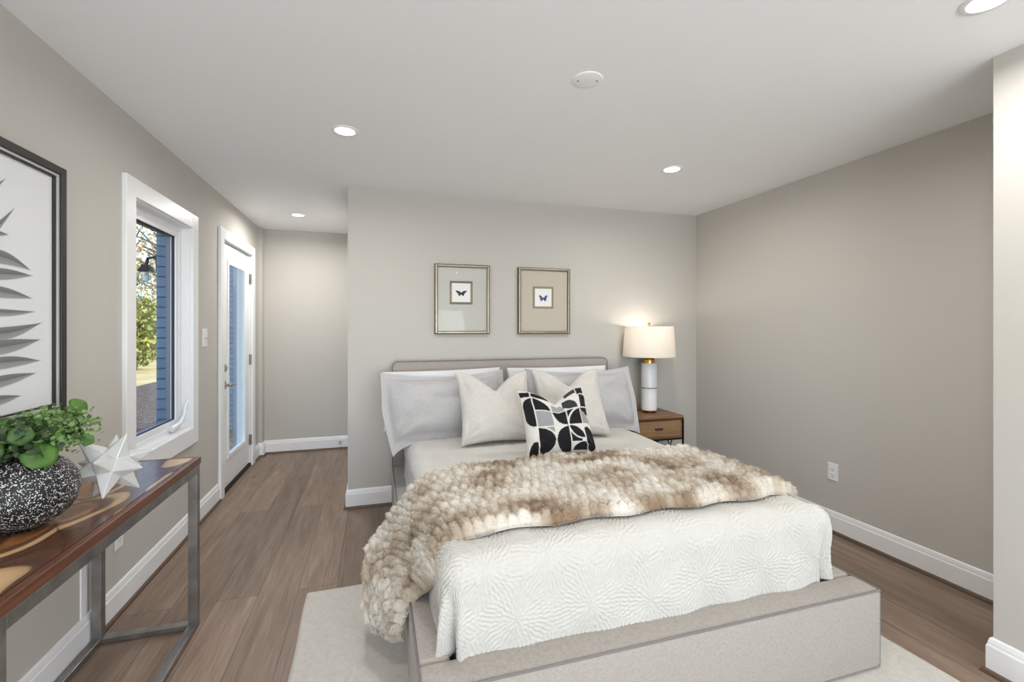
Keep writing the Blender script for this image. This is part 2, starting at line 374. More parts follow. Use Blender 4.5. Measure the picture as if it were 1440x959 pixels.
# frame of the added rear window, unseen, opened for the fill light
w2 = empty('added_rear_window', 'wide white window added behind the camera, unseen, for fill light', 'window', (.6, YR, .5)); w2['kind'] = 'structure'
m = MB()
for (a, b) in (((RW[0]-.09, RW[2]-.1), (RW[0], RW[3]+.09)), ((RW[1], RW[2]-.1), (RW[1]+.09, RW[3]+.09)), ((RW[0], RW[3]), (RW[1], RW[3]+.09)), ((RW[0], RW[2]-.1), (RW[1], RW[2])), ((.57, RW[2]), (.63, RW[3]))):
    m.box((a[0], YR-.05, a[1]), (b[0], YR+.02, b[1]))
m.build('window_frame', M['trim'], w2)

# ------------------------------------------------------------------ ceiling fixtures
M['lens'] = mat('led_lens', (255, 255, 255), .5, emit=((255, 250, 240), 9.0))
M['fix'] = mat('white_fixture_trim', (240, 240, 240), .4)
lab = ['recessed ceiling light nearest the window wall, over the bed foot aisle', 'recessed ceiling light above the bed, near the table lamp', 'recessed ceiling light in the entry nook, smallest in view', 'recessed ceiling light by the projecting wall, cut by the top edge']
for i, (x, y) in enumerate(SPOTS):
    l = empty('recessed_light', lab[i] if i < 4 else 'added recessed ceiling light out of view, for fill', 'ceiling light', (x, y, H), 'recessed ceiling lights')
    MB().lathe([(.050, -.001), (.053, -.006), (.066, -.006), (.070, -.003), (.071, 0), (.050, 0)], (x, y, H)).build('trim_ring', M['fix'], l, smooth=True)
    MB().lathe([(.0, -.002), (.050, -.002), (.050, 0), (.0, 0)], (x, y, H)).build('light_lens', M['lens'], l)
    d = bpy.data.lights.new('downlight', 'AREA'); d.shape = 'DISK'; d.size = .10; d.energy = SPOT_W*(1.5 if i == 2 else 1); d.color = (1, .98, .955); d.spread = math.radians(170)
    o = bpy.data.objects.new('downlight', d); C.objects.link(o); o.parent = l; o.location = (0, 0, -.012)
cc = empty('ceiling_cover_plate', 'round white blank cover plate on the ceiling', 'cover plate', (.88, 1.788, H))
MB().lathe([(0, -.006), (.058, -.006), (.064, -.004), (.066, 0), (0, 0)], (.88, 1.788, H)).build('plate', M['ceil'], cc, smooth=True)
for dx, dy in ((-.04, .012), (.038, -.012)):
    MB().lathe([(0, -.0085), (.003, -.0085), (.0045, -.006), (0, -.006)], (.88+dx, 1.788+dy, H), 12).build('screw', M['piping'], cc)

# ------------------------------------------------------------------ wall plates
def outlet(pos, nrm, label, w=.072, hgt=.117, kind='outlet'):
    t = Vector((-nrm[1], nrm[0], 0)); n = Vector(nrm); p = Vector(pos)
    e = empty('wall_outlet' if kind == 'outlet' else 'light_switch', label, 'outlet' if kind == 'outlet' else 'light switch', pos)
    def bx(u0, u1, z0, z1, d0, d1, name, m, par=e, bev=.0015):
        a = p+t*u0+n*d0+Vector((0,0,z0)); b = p+t*u1+n*d1+Vector((0,0,z1)); return B(a, b).build(name, m, par, bevel=bev)
    bx(-w/2, w/2, -hgt/2, hgt/2, 0, .006, 'cover_plate', M['plastic'], bev=.003)
    if kind == 'outlet':
        for z in (-.0195, .0195):
            r = bx(-.016, .016, z-.014, z+.014, .006, .0085, 'receptacle', M['plastic'], bev=.002)
            m = MB()
            for u in (-.007, .007): m.box(p+t*(u-.001)+n*.0085+Vector((0,0,z-.002)), p+t*(u+.001)+n*.0088+Vector((0,0,z+.007)))
            m.box(p+t*-.0025+n*.0085+Vector((0,0,z-.010)), p+t*.0025+n*.0088+Vector((0,0,z-.006)))
            m.build('slots', M['dark'], r)
    else:
        bx(-.017, .017, -.034, .034, .006, .010, 'rocker', M['plastic'])
        bx(-.012, .012, -.006, .000, .010, .017, 'toggle', M['nickel'])
    return e
outlet((XR, 2.30, .403), (-1, 0, 0), 'white double wall outlet on the right wall above the baseboard')
outlet((XL, 2.649, .363), (1, 0, 0), 'white wall outlet under the console table by the window wall')
outlet((XL, 3.81, 1.296), (1, 0, 0), 'white light switch plate between the window and the door', .095, .13, 'switch')
ds = MB().tube([(-.375, YF-.016, .075), (-.375, YF-.030, .075), (-.375, YF-.075, .075)], [.012, .006, .006], 12)
ds.tube([(-.375, YF-.075, .075), (-.375, YF-.09, .075)], .010, 12)
tag(ds.build('door_stop', M['nickel'], smooth=True), 'small metal door stop on the far white baseboard', 'door stop')

# ------------------------------------------------------------------ rug
P_ = []
nx, ny = 250, 120
gx = np.linspace(-.328, 2.155, nx); gy = np.linspace(.25, 2.56, ny)
X, Y = np.meshgrid(gx, gy, indexing='ij')
X = X+.006*np.sin(Y*7); Y2 = Y+.008*np.sin(X*5)
Z = .011+.0035*fbm(np.stack([X*16, Y*16, 0*X], -1), 3, 4)
edge = np.minimum(np.minimum(np.arange(nx)[:, None], nx-1-np.arange(nx)[:, None]), np.minimum(np.arange(ny)[None], ny-1-np.arange(ny)[None]))
Z = np.where(edge == 0, .0005, Z)
tag(grid_obj('area_rug', np.stack([X, Y2, Z], -1), M['rug']), 'cream wool area rug under the foot of the bed', 'rug')

# ------------------------------------------------------------------ bed frame
bx0, bx1, by0, by1, rz = .125, 1.935, 1.31, 3.54, .325
RWd = .105
bed = empty('upholstered_bed', 'grey linen upholstered bed frame with low headboard', 'bed', (1.03, 2.4, 0))
def cushion_box(a, b, name, nr=.018, par=bed, m=M['linen'], seg=4):
    return B(a, b).build(name, m, par, smooth='all', bevel=nr, seg=seg)
cushion_box((bx0, by0, .016), (bx1, by0+RWd+.02, rz), 'footboard')
cushion_box((bx0, by0+RWd+.02, .016), (bx0+RWd, by1, rz), 'side_rail')
cushion_box((bx1-RWd, by0+RWd+.02, .016), (bx1, by1, rz), 'side_rail')
def rrect(x0, x1, z0, z1, r, y, n=6):
    pts = []
    for (cx_, cz_, a0) in ((x1-r, z1-r, 0), (x0+r, z1-r, 90)):
        for k in range(n+1):
            a = math.radians(a0+90*k/n); pts.append((cx_+r*math.cos(a), y, cz_+r*math.sin(a)))
    return [(x1, y, z0)]+pts+[(x0, y, z0)]
# headboard: slab with rounded top corners
hp = rrect(bx0, bx1, .016, 1.115, .045, 0); m = MB(); n_ = len(hp)
m.add([(p[0], 3.54, p[2]) for p in hp]+[(p[0], 3.635, p[2]) for p in hp], [tuple(range(n_)), tuple(range(2*n_-1, n_-1, -1))]+[(i, i+n_, (i+1) % n_+n_, (i+1) % n_) for i in range(n_)])
hb = m.build('headboard', M['linen'], bed, bevel=.008, seg=3, smooth=True)
MB().tube(rrect(bx0+.004, bx1-.004, .33, 1.111, .043, 3.541), .0045, 8).build('piping', M['piping'], hb, smooth=True)
sm = MB()
z_ = rz-.003
sm.tube([(bx0+.004, by1-.01, z_), (bx0+.004, by0+.008, z_), (bx0+.008, by0+.004, z_), (bx1-.008, by0+.004, z_), (bx1-.004, by0+.008, z_), (bx1-.004, by1-.01, z_)], .0042, 8)
sm.build('piping', M['piping'], bed, smooth=True)
for x in (bx0+.006, bx1-.006): MB().tube([(x, by0+.006, .02), (x, by0+.006, rz-.01)], .004, 8).build('piping', M['piping'], bed, smooth=True)
B((bx0+.10, by0+.11, .016), (bx1-.10, by1, .20)).build('slat_base', M['mattress'], bed)
mt = B((.235, 1.475, .21), (1.795, 3.50, .575)).build('mattress', M['mattress'], bevel=.03, seg=3)
tag(mt, 'dark-sided mattress glimpsed under the white quilt corner', 'mattress')

# ------------------------------------------------------------------ quilt with embossed chrysanthemums
qx0, qx1, qy0, qyh, qz = .205, 1.825, 1.435, 3.48, .612
Rq = .07
cen = []
row = 0; yy = .9
while yy < 4.0:
    xx = -.3+(row % 2)*.125
    while xx < 2.4:
        cen.append((xx+rs.uniform(-.03, .03), yy+rs.uniform(-.025, .025))); xx += .25
    yy += .185; row += 1
cen = np.array(cen); cth = rs.uniform(0, 6.28, len(cen))
def emboss(px, py):
    sh = px.shape; px = px.ravel(); py = py.ravel(); out = np.zeros(px.size)
    for s in range(0, px.size, 20000):
        a = px[s:s+20000]; b = py[s:s+20000]
        D = np.hypot(a[:, None]-cen[None, :, 0], b[:, None]-cen[None, :, 1])+.010*np.sin(a[:, None]*60+cth[None])*np.sin(b[:, None]*50+cth[None]); k = D.argmin(1); r = D[np.arange(len(a)), k]
        th = np.arctan2(b-cen[k, 1], a-cen[k, 0])+cth[k]
        hh = np.zeros(len(a)); dr_ = .028
        for o_ in (0, .5):
            q = r/dr_+o_; rg = np.floor(q); fr = q-rg
            nP = np.maximum(7, np.round(2*PI*np.maximum(rg-o_+.5, .5)*dr_/.0145))
            fa = (th/(2*PI)*nP+rg*.5+k*.13) % 1.0
            wdt = np.sin(PI*np.clip(fr, 0, 1)**.8)**.75*.85+.02
            v = np.clip(1-(np.abs(fa-.5)*2/wdt)**2, 0, 1)**.6*np.sin(PI*np.clip(fr, 0, 1))**.5*(.8+.2*fr)
            hh = np.maximum(hh, v)
        fb = np.abs(np.sin(a*190+3*np.sin(b*60))*np.sin(b*150+2*np.sin(a*70)))**.6*.7
        m_ = np.clip((r-.115)/.02, 0, 1); out[s:s+20000] = hh*(1-m_)+fb*m_
    return out.reshape(sh)
def qmap(px, py, lift=0.0, emb=True):
    cxm = np.clip(px, qx0+Rq, qx1-Rq); cym = np.maximum(py, qy0+Rq)
    dx = px-cxm; dy = py-cym; e = np.hypot(dx, dy); es = np.maximum(e, 1e-9); nx_ = dx/es; ny_ = dy/es
    A = Rq*PI/2; ang = np.clip(e/Rq, 0, PI/2); o = Rq*np.sin(ang); dz = Rq*(1-np.cos(ang)); ex = np.maximum(e-A, 0)
    dz = dz+ex*.995; o = o+.03*ex
    cor = (np.abs(nx_)*np.abs(ny_)*2)
    ph = np.arctan2(ny_, nx_)
    rc_ = (px > 1.0)*cor*np.sin(np.clip(e/Rq, 0, PI)*.8)
    o = o+.022*rc_; dz = dz-.022*rc_
    o = o+cor*ex*(.20*np.sin(ph*7+1.0)-.12)
    fl = fbm(np.stack([px*3.2, py*3.2, 0*px], -1), 11, 3)
    o = o+.05*fl*np.clip(ex/.15, 0, 1)+.004*np.sin(px*22+py*3)*np.clip(ex/.15, 0, 1)
    crown = .018*np.clip(1-((px-1.015)/.8)**2, 0, 1)
    h = (emboss(px, py)*.0062 if emb else 0)+.012*fl+lift
    nz = np.cos(ang); no = np.sin(ang)
    x = cxm+nx_*(o+no*h); y = cym+ny_*(o+no*h); z = qz-dz+nz*h+crown*nz
    return np.stack([x, y, z], -1)
DR = .30
# front & corner zone: fine grid in the unwrapped plane; whole blanket in one grid with fading corners
ys = np.concatenate([np.arange(qy0+Rq-DR-.047, 1.66, .0030), np.arange(1.66, qyh, .007)])
xs = np.arange(qx0+Rq-DR-.047, qx1-Rq+DR+.047, .0030)
X, Y = np.meshgrid(xs, ys, indexing='ij')
# round the hem at the corners: clamp to a rounded outline
cxm = np.clip(X, qx0+Rq, qx1-Rq); cym = np.maximum(Y, qy0+Rq); dx = X-cxm; dy = Y-cym
E1 = np.maximum(np.abs(dx), np.abs(dy)); E2 = np.maximum(np.hypot(dx, dy), 1e-9)
k_ = np.where((np.abs(dx) > 0) & (np.abs(dy) > 0), 1+(E1/E2-1)*np.clip(E1/.1, 0, 1), 1)
hem = (DR+.047)
X = cxm+dx*k_; Y = cym+dy*k_
G = qmap(X, Y)
q_ = grid_obj('quilt', G, M['quilt'])
md = q_.modifiers.new('solid', 'SOLIDIFY'); md.thickness = .008; md.offset = -1
tag(q_, 'white quilt embossed with chrysanthemum blooms, tucked over the bed', 'quilt')

# ------------------------------------------------------------------ pillows
def pillow(name, w, h, t, base, lean, yaw=0, roll=0, m=None, flange=0, dent=0, pinch=.05, n=44, seed=0, colf=None, wr=.006, power=.42, droop=0, dsx=1, label='', cat='pillow', group=None):
    u = np.sin(np.linspace(-PI/2, PI/2, n)*.98)/np.sin(PI/2*.98); U, V = np.meshgrid(u, u, indexing='ij')
    fu = flange/(w/2); fv = flange/(h/2)
    ui = np.clip(np.abs(U)/(1-fu), 0, 1); vi = np.clip(np.abs(V)/(1-fv), 0, 1)
    th = t/2*((1-ui**2.4)*(1-vi**2.4))**power+.003
    x = w/2*U*(1-pinch*(1-V**2)*np.abs(U)); z = h/2*V*(1-pinch*(1-U**2)*np.abs(V))
    z = z-dent*np.clip(1-np.abs(U)/.75, 0, 1)**1.5*np.clip((V+.6)/1.6, 0, 1)**2-(flange > 0)*(.040*(1-U**2)*np.clip(V, 0, 1)+droop*np.clip(-U*np.sign(dsx), 0, 1)**3*np.clip(-V, 0, 1)**1.5)
    x = x+(flange > 0)*np.sign(dsx)*.9*droop*np.clip(-U*np.sign(dsx), 0, 1)**3*np.clip(-V, 0, 1)**1.5
    th = th*(1-.25*(dent > 0)*np.exp(-(U/.2)**2)*np.clip((V+.2)/1.2, 0, 1))
    cor = np.clip(np.abs(U)*np.abs(V), 0, 1)
    rad = wr*np.sin(np.arctan2(V-.9*np.sign(V), U-.9*np.sign(U))*9+seed)*np.exp(-((np.abs(U)-.75)**2+(np.abs(V)-.75)**2)/.12)
    nz = fbm(np.stack([U*2.3+seed, V*2.3, 0*U], -1), seed+5, 4)*wr*5
    front = np.stack([x, -(th+(rad+nz)*np.clip(th/(t/4), 0, 1)), z], -1)
    nz2 = fbm(np.stack([U*2.3+seed, V*2.3, 0*U+9], -1), seed+9, 3)*wr*4
    back = np.stack([x, th+nz2*np.clip(th/(t/4), 0, 1), z], -1)
    # flange ripple
    rip = .008*np.sin(U*8+seed)*np.sin(V*5+1)*(1-np.clip(th/(t/8), 0, 1))*(flange > 0)
    front[..., 1] += rip; back[..., 1] += rip
    P = np.concatenate([front.reshape(-1, 3), back.reshape(-1, 3)])
    P[:, 2] += h/2
    R_ = (Matrix.Rotation(yaw, 3, 'Z') @ Matrix.Rotation(-lean, 3, 'X') @ Matrix.Rotation(roll, 3, 'Y'))
    P = P @ np.array(R_).T
    idx = np.arange(n*n).reshape(n, n)
    Q = []
    a = idx[:-1, :-1].ravel(); b = idx[1:, :-1].ravel(); c = idx[1:, 1:].ravel(); d = idx[:-1, 1:].ravel()
    Q.append(np.stack([a, b, c, d], 1)); Q.append(np.stack([a, d, c, b], 1)+n*n)
    bd = np.concatenate([idx[:, 0], idx[-1, 1:], idx[-2::-1, -1], idx[0, -2:0:-1]]); bd2 = np.roll(bd, -1)
    Q.append(np.stack([bd, bd+n*n, bd2+n*n, bd2], 1))
    col = None
    if colf is not None:
        cf = colf(U, V).reshape(-1, 3); cb = np.tile(np.array(lin((225, 222, 216))), (n*n, 1)); col = np.concatenate([cf, cb])
    o = arr_obj(name, P, np.concatenate(Q), m, None, col); o.location = base
    return tag(o, label, cat, group)
QT = .635
pillow('pillow', .88, .425, .17, (.50, 3.36, QT), .16, roll=-.015, m=M['whitecot'], seed=1, wr=.005, label='white sleeping pillow against the left half of the headboard', pinch=.03)
pillow('pillow', .86, .425, .17, (1.42, 3.36, QT), .16, m=M['whitecot'], seed=2, wr=.005, label='white sleeping pillow against the right half of the headboard', pinch=.03)
pillow('pillow_sham', .88, .497, .24, (.475, 3.05, QT-.02), .47, roll=.0, m=M['shamf'], flange=.05, seed=3, wr=.013, droop=.085, dsx=1, label='grey linen pillow sham with a flat border, by the entry side', pinch=.02)
pillow('pillow_sham', .88, .497, .24, (1.52, 3.04, QT-.02), .47, yaw=-.02, roll=-.0, m=M['shamf'], flange=.05, seed=4, wr=.013, droop=.05, dsx=-1, label='grey linen pillow sham with a flat border, next to the lamp', pinch=.02)
pillow('throw_cushion', .50, .49, .17, (.76, 2.77, QT+.003), .50, m=M['cushf'], dent=.13, seed=5, wr=.006, pinch=.09, label='square ivory cushion with a dented top, left of the black patterned one', cat='cushion')
pillow('throw_cushion', .50, .49, .17, (1.29, 2.78, QT+.003), .50, yaw=-.04, m=M['cushf'], dent=.12, seed=6, wr=.006, pinch=.09, label='square ivory cushion behind the black patterned one, on its right', cat='cushion')

def geo(U, V):
    u = (U+1)/2; v = (V+1)/2
    blk = np.array(lin((28, 28, 32))); dk = np.array(lin((52, 52, 55))); wht = np.array(lin((214, 210, 202))); gry = np.array(lin((150, 150, 150)))
    col = np.tile(wht, (u.size, 1)).reshape(u.shape+(3,))
    cu = [0, .15, .40, .61, .84, 1.001]; cv = [0, .40, .65, .87, 1.001]
    def cell(i, j, i2=None, j2=None):
        i2 = i if i2 is None else i2; j2 = j if j2 is None else j2
        U0, U1, V0_, V1 = cu[i], cu[i2+1], cv[j], cv[j2+1]; g_ = .009
        a = (u-U0-g_)/(U1-U0-2*g_); b = (v-V0_-g_)/(V1-V0_-2*g_); return (a > 0) & (a < 1) & (b > 0) & (b < 1), a, b
    def put(k, c): col[k] = c
    m_, a, b = cell(0, 1, 0, 2); put(m_ & ((1-a)**2*.85+((b-.5)*2)**4 < .9), blk)
    m_, a, b = cell(1, 2); put(m_ & (a**2+b**2 < .92), blk)
    m_, a, b = cell(1, 1); put(m_, gry)
    m_, a, b = cell(1, 0); put(m_ & (a**2+((b-.5)*2)**2 < .98), blk); put(m_ & (b > .55) & (a**2+((b-.5)*2)**2 > 1.25), gry)
    m_, a, b = cell(0, 0); put(m_ & (b < .5) & ((1-a)**2+(b-.1)**2*4 < .9), blk)
    m_, a, b = cell(2, 2); put(m_ & (b < .75) & (a+b*.4 < .98), gry)
    m_, a, b = cell(2, 2, 3, 2); put(m_ & ((a-.42)**2*3.2+b**2 < .9) & (a > .38+.35*0) & (b > (.62-a)*1.2), dk)
    m_, a, b = cell(2, 1); put(m_ & ((1-a)**2+(1-b)**2 < .98), blk)
    m_, a, b = cell(2, 0); put(m_ & ((1-a)**2+((b-.45)*1.82)**2 < .98), blk)
    m_, a, b = cell(3, 1); put(m_ & ((1-a)**2+b**2 < .95), blk); put(m_ & ((1-a)**2+b**2 > 1.22) & (b > .2), blk)
    m_, a, b = cell(3, 0); w_ = .5
    t1 = (a**2+(b-w_)**2*4 < 1); t2 = ((1-a)**2+(1-b)**2*4 < 1)
    put(m_ & (b > w_) & t1 & t2, blk); put(m_ & (b > .36) & (b < .95) & ~t2 & (a < .75) & ((1-a)**2+(1-b)**2*4 > 1.25), blk); put(m_ & (b < .36) & (b > .04) & ((1-a)**2+(b/.36)**2 < .95), blk)
    m_, a, b = cell(4, 2); put(m_ & (a > .1+.5*(1-b)*0) & ((a-.0)**2*.7+(b-.3)**2 < .75), blk)
    m_, a, b = cell(4, 1); put(m_ & (b > .55) & (a > .95-b), blk); put(m_ & (b < .55+.3*(1-a)) & (a < .9) & (a+b < 1.15), gry)
    m_, a, b = cell(4, 0); put(m_ & (((a-.3)*1.2)**2+((b-.45)*1.9)**2 < .75), blk)
    for i in (0, 1): m_, a, b = cell(i, 3); put(m_ & (b < .7) , blk)
    m_, a, b = cell(2, 3, 3, 3); put(m_ & (a > .55) & (b > .25), dk)
    m_, a, b = cell(4, 3); put(m_ & (a < .75), blk)
    return col
M['geo'] = vcol_mat('black_white_geometric_print', .9, (500, .2, .001), .1)
pillow('patterned_cushion', 0.425, .41, .15, (1.025, 2.39, QT), .50, yaw=-.05, roll=-.03, m=M['geo'], dent=.09, seed=8, wr=.005, pinch=.09, n=170, colf=geo, label='small cushion with black, white and grey curved shapes, frontmost on the bed', cat='cushion')

# ------------------------------------------------------------------ faux fur throw
path = np.array([(1.905,.40),(1.895,.50),(1.86,.585),(1.78,.632),(1.65,.652),(1.2,.662),(.8,.662),(.42,.652),(.30,.635),(.20,.592),(.12,.505),(.055,.42),(.0,.34),(-.022,.27),(-.012,.20),(.02,.15)])
sl = np.concatenate([[0], np.cumsum(np.hypot(*np.diff(path, axis=0).T))]); SL = sl[-1]
ns, nt_ = 520, 200
s = np.linspace(0, SL, ns)
def smooth1(v, k):
    kern = np.ones(k)/k; vp = np.pad(v, k//2, mode='edge'); vp[:k//2] = v[0]-(v[k//2:0:-1]-v[0]) if False else vp[:k//2]; return np.convolve(vp, kern, 'valid')[:len(v)]
px_ = smooth1(np.interp(s, sl, path[:, 0]), 17); pz_ = smooth1(np.interp(s, sl, path[:, 1]), 17)
tx = np.gradient(px_); tz = np.gradient(pz_); L_ = np.hypot(tx, tz); nxp, nzp = -tz/L_, tx/L_
sgn = np.where(nzp.mean() < 0, -1, 1); nxp *= sgn; nzp *= sgn
sF = [0, .1, .2, .35, .6, 1.2, 1.6, 1.75, 1.80, 1.86, 1.93, 2.0, 2.06, 2.2, 2.35, SL]
vF = [1.80, 1.74, 1.64, 1.58, 1.555, 1.555, 1.575, 1.59, 1.60, 1.60, 1.60, 1.62, 1.65, 1.76, 1.80, 1.82]
sB = [0, .15, .4, 1.0, 1.6, 1.9, 2.0, 2.08, 2.15, 2.25, 2.32, 2.40, SL]
vB = [2.15, 2.22, 2.22, 2.24, 2.26, 2.24, 2.27, 2.28, 2.24, 2.18, 2.03, 1.90, 1.87]
yF = smooth1(np.interp(s, sF, vF), 15)+.012*np.sin(s*21); yB = smooth1(np.interp(s, sB, vB), 15)+.012*np.sin(s*17+1)
t = np.linspace(0, 1, nt_)
Sg, Tg = np.meshgrid(s, t, indexing='ij'); Yg = yF[:, None]*(1-Tg)+yB[:, None]*Tg
def furh(Sg, Tg, Yg):
    wd = Tg*.68+.012*np.sin(Sg*9)+.07*fbm(np.stack([Sg*4, Tg*4, 0*Sg], -1), 21, 2)     # cloth width coordinate
    cw = .060; r_ = np.floor(wd/cw); fr = wd/cw-r_
    ph = (np.sin(r_*12.9898)*43758.5453) % 1.0
    cs = Sg/.041+.5*r_+.25*ph+.9*fbm(np.stack([Sg*14, r_*3.1, 0*Sg], -1), 23, 2); rc = np.floor(cs); fc = cs-rc
    amp = .45+1.0*((np.sin(r_*78.233+rc*37.719)*43758.5453) % 1.0)
    hch = np.clip(1-(2*fr-1)**2, 0, 1)**.45
    ht = np.clip(1-(2*fc-1)**2, 0, 1)**.45
    return (.42+.58*hch)*(.30+.70*ht)*(.45+.55*amp)*.036, hch, ht, r_, rc
dXl = np.interp(s, [0, 1.80, 1.93, 2.04, 2.14, 2.21, 2.28, SL], [0, 0, .055, .110, .145, .142, .125, .09])
PX = px_[:, None]+dXl[:, None]*(1-Tg)**.8
hgt, hch, ht, r_, rc = furh(Sg, Tg, Yg)
fine = fbm(np.stack([Sg*120, Yg*120, 0*Sg], -1), 31, 3)
big = fbm(np.stack([Sg*4, Yg*5, 0*Sg], -1), 33, 3)
lift = hgt+fine*.010+big*.03
edge_t = np.clip(np.minimum(Tg, 1-Tg)/.022, 0, 1)**.5; edge_s = np.clip(np.minimum(Sg, SL-Sg)/.05, 0, 1)**.5
lift = (lift+.010)*edge_t*edge_s-.004*np.exp(-(Tg/.07)**2)
top = np.stack([PX+nxp[:, None]*lift, Yg+.006*fbm(np.stack([Sg*30, Yg*30, 0*Sg], -1), 35), pz_[:, None]+nzp[:, None]*lift-.012*(1-edge_t)], -1)
und = np.stack([PX-nxp[:, None]*.010*edge_t*edge_s+0*Tg, Yg, pz_[:, None]-nzp[:, None]*.010*edge_t*edge_s-.012*(1-edge_t)], -1)
tone = np.clip(.60+2.1*fbm(np.stack([Sg*7, Yg*9, 0*Sg], -1), 41, 3)+.18*(((np.sin(r_*41.3+rc*17.7)*43758.5453) % 1.0)-.5)+.25*(hch*ht-.5), 0, 1)
c0, c1, c2 = [np.array(lin(c)) for c in ((146, 122, 98), (203, 189, 170), (230, 224, 214))]
tt = tone[..., None]
colr = np.where(tt < .5, c0*(1-tt*2)+c1*tt*2, c1*(2-tt*2)+c2*(tt*2-1))
nG = ns*nt_
Vt = np.concatenate([top.reshape(-1, 3), und.reshape(-1, 3)]); Ct = np.concatenate([colr.reshape(-1, 3)]*2)
idx = np.arange(nG).reshape(ns, nt_)
a = idx[:-1, :-1].ravel(); b = idx[1:, :-1].ravel(); c = idx[1:, 1:].ravel(); d = idx[:-1, 1:].ravel()
bd = np.concatenate([idx[:, 0], idx[-1, 1:], idx[-2::-1, -1], idx[0, -2:0:-1]]); bd2 = np.roll(bd, -1)
Qt = np.concatenate([np.stack([a, b, c, d], 1), np.stack([a, d, c, b], 1)+nG, np.stack([bd, bd+nG, bd2+nG, bd2], 1)])
# short pile as tapered blades
NH = 230000
iu = rs.randint(0, ns-1, NH); iv = rs.randint(0, nt_-1, NH)
e1 = top[iu+1, iv]-top[iu, iv]; e2 = top[iu, iv+1]-top[iu, iv]
fu_ = rs.rand(NH, 1); fv_ = rs.rand(NH, 1); root = top[iu, iv]+e1*fu_+e2*fv_
nn = np.cross(e1, e2); nn /= np.maximum(np.linalg.norm(nn, axis=1, keepdims=True), 1e-9)
outw = np.stack([nxp[iu], np.zeros(NH), nzp[iu]], 1); nn *= np.sign((nn*outw).sum(1, keepdims=True)+1e-9)
flow = np.stack([fbm(root*6+7, 51, 2), fbm(root*6+31, 52, 2)-.15, fbm(root*6+57, 53, 2)-.12], 1)*1.3
dirv = nn*.55+flow+rs.normal(size=(NH, 3))*.33; dirv /= np.linalg.norm(dirv, axis=1, keepdims=True)
side = np.cross(dirv, rs.normal(size=(NH, 3))); side /= np.linalg.norm(side, axis=1, keepdims=True)
ln = rs.uniform(.007, .014, (NH, 1))*(.45+.55*(hch*ht)[iu, iv][:, None]); wv = rs.uniform(.0006, .0011, (NH, 1))
tri = np.stack([root-nn*.001-side*wv, root-nn*.001+side*wv, root+dirv*ln], 1).reshape(-1, 3)
hc = colr[iu, iv]*rs.uniform(.88, 1.12, (NH, 1)); hcol = np.repeat(np.clip(hc, 0, 1), 3, axis=0)
Vall = np.concatenate([Vt, tri]); Call = np.concatenate([Ct, hcol]); o3 = len(Vt)
ti = np.arange(NH*3).reshape(-1, 3)+o3
me = bpy.data.meshes.new('fur_throw')
me.vertices.add(len(Vall)); me.vertices.foreach_set('co', Vall.astype(np.float32).ravel())
loops = np.concatenate([Qt.ravel(), ti.ravel()]).astype(np.int32); me.loops.add(len(loops)); me.loops.foreach_set('vertex_index', loops)
tot = np.concatenate([np.full(len(Qt), 4), np.full(NH, 3)]).astype(np.int32); me.polygons.add(len(tot))
me.polygons.foreach_set('loop_start', np.concatenate([[0], np.cumsum(tot)[:-1]]).astype(np.int32)); me.polygons.foreach_set('loop_total', tot)
me.update(calc_edges=True); me.polygons.foreach_set('use_smooth', np.ones(len(tot), dtype=bool))
ca = me.color_attributes.new('Col', 'FLOAT_COLOR', 'POINT'); cc4 = np.ones((len(Vall), 4), np.float32); cc4[:, :3] = Call; ca.data.foreach_set('color', cc4.ravel())
M['fur'] = vcol_mat('beige_faux_fur', .85, None, .3, .15); me.materials.append(M['fur'])
fo = bpy.data.objects.new('fur_throw', me); C.objects.link(fo)
tag(fo, 'beige tufted faux fur throw across the bed, spilling down its left side', 'throw blanket')

# ------------------------------------------------------------------ nightstand
def wood(name, c1, c2, sc=(2, 30, 30), rough=.45):
    m, nt, b = nmat(name); tc = node(nt, 'ShaderNodeTexCoord'); mp = node(nt, 'ShaderNodeMapping'); mp.inputs['Scale'].default_value = sc
    nt.links.new(tc.outputs['Object'], mp.inputs[0]); n = node(nt, 'ShaderNodeTexNoise'); n.inputs['Scale'].default_value = 2; n.inputs['Detail'].default_value = 6; n.inputs['Distortion'].default_value = .5
    nt.links.new(mp.outputs[0], n.inputs['Vector']); r = ramp(nt, [(.3, c1), (.7, c2)]); nt.links.new(n.outputs[0], r.inputs[0]); nt.links.new(r.outputs[0], b.inputs['Base Color'])
    b.inputs['Roughness'].default_value = rough; add_bump(nt, b, n.outputs[0], .12, .001); return m
M['nswood'] = wood('walnut_brown_wood', (116, 82, 50), (156, 116, 76))
M['nsdraw'] = wood('drawer_oak', (134, 104, 70), (162, 130, 92))
M['nsdark'] = wood('dark_edge_wood', (62, 42, 30), (84, 58, 40))
nx0, nx1, ny0, ny1 = 2.00, 2.50, 3.26, 3.635
ns_ = empty('nightstand', 'brown wood nightstand with one drawer and black metal legs', 'nightstand', (2.25, 3.45, 0))
B((nx0, ny0, .612), (nx1, ny1, .630)).build('top', M['nswood'], ns_, bevel=.002)
B((nx0, ny0+.004, .596), (nx1, ny1, .612)).build('top_edge', M['nsdark'], ns_)
B((nx0+.012, ny0+.012, .44), (nx1-.012, ny1-.01, .596)).build('case', M['nswood'], ns_, bevel=.001)
dw = B((nx0+.030, ny0+.004, .462), (nx1-.030, ny0+.012, .588)).build('drawer', M['nsdraw'], ns_, bevel=.002)
B((2.22, ny0-.010, .520), (2.29, ny0+.004, .536)).build('drawer_pull', M['nsdark'], dw, bevel=.003)
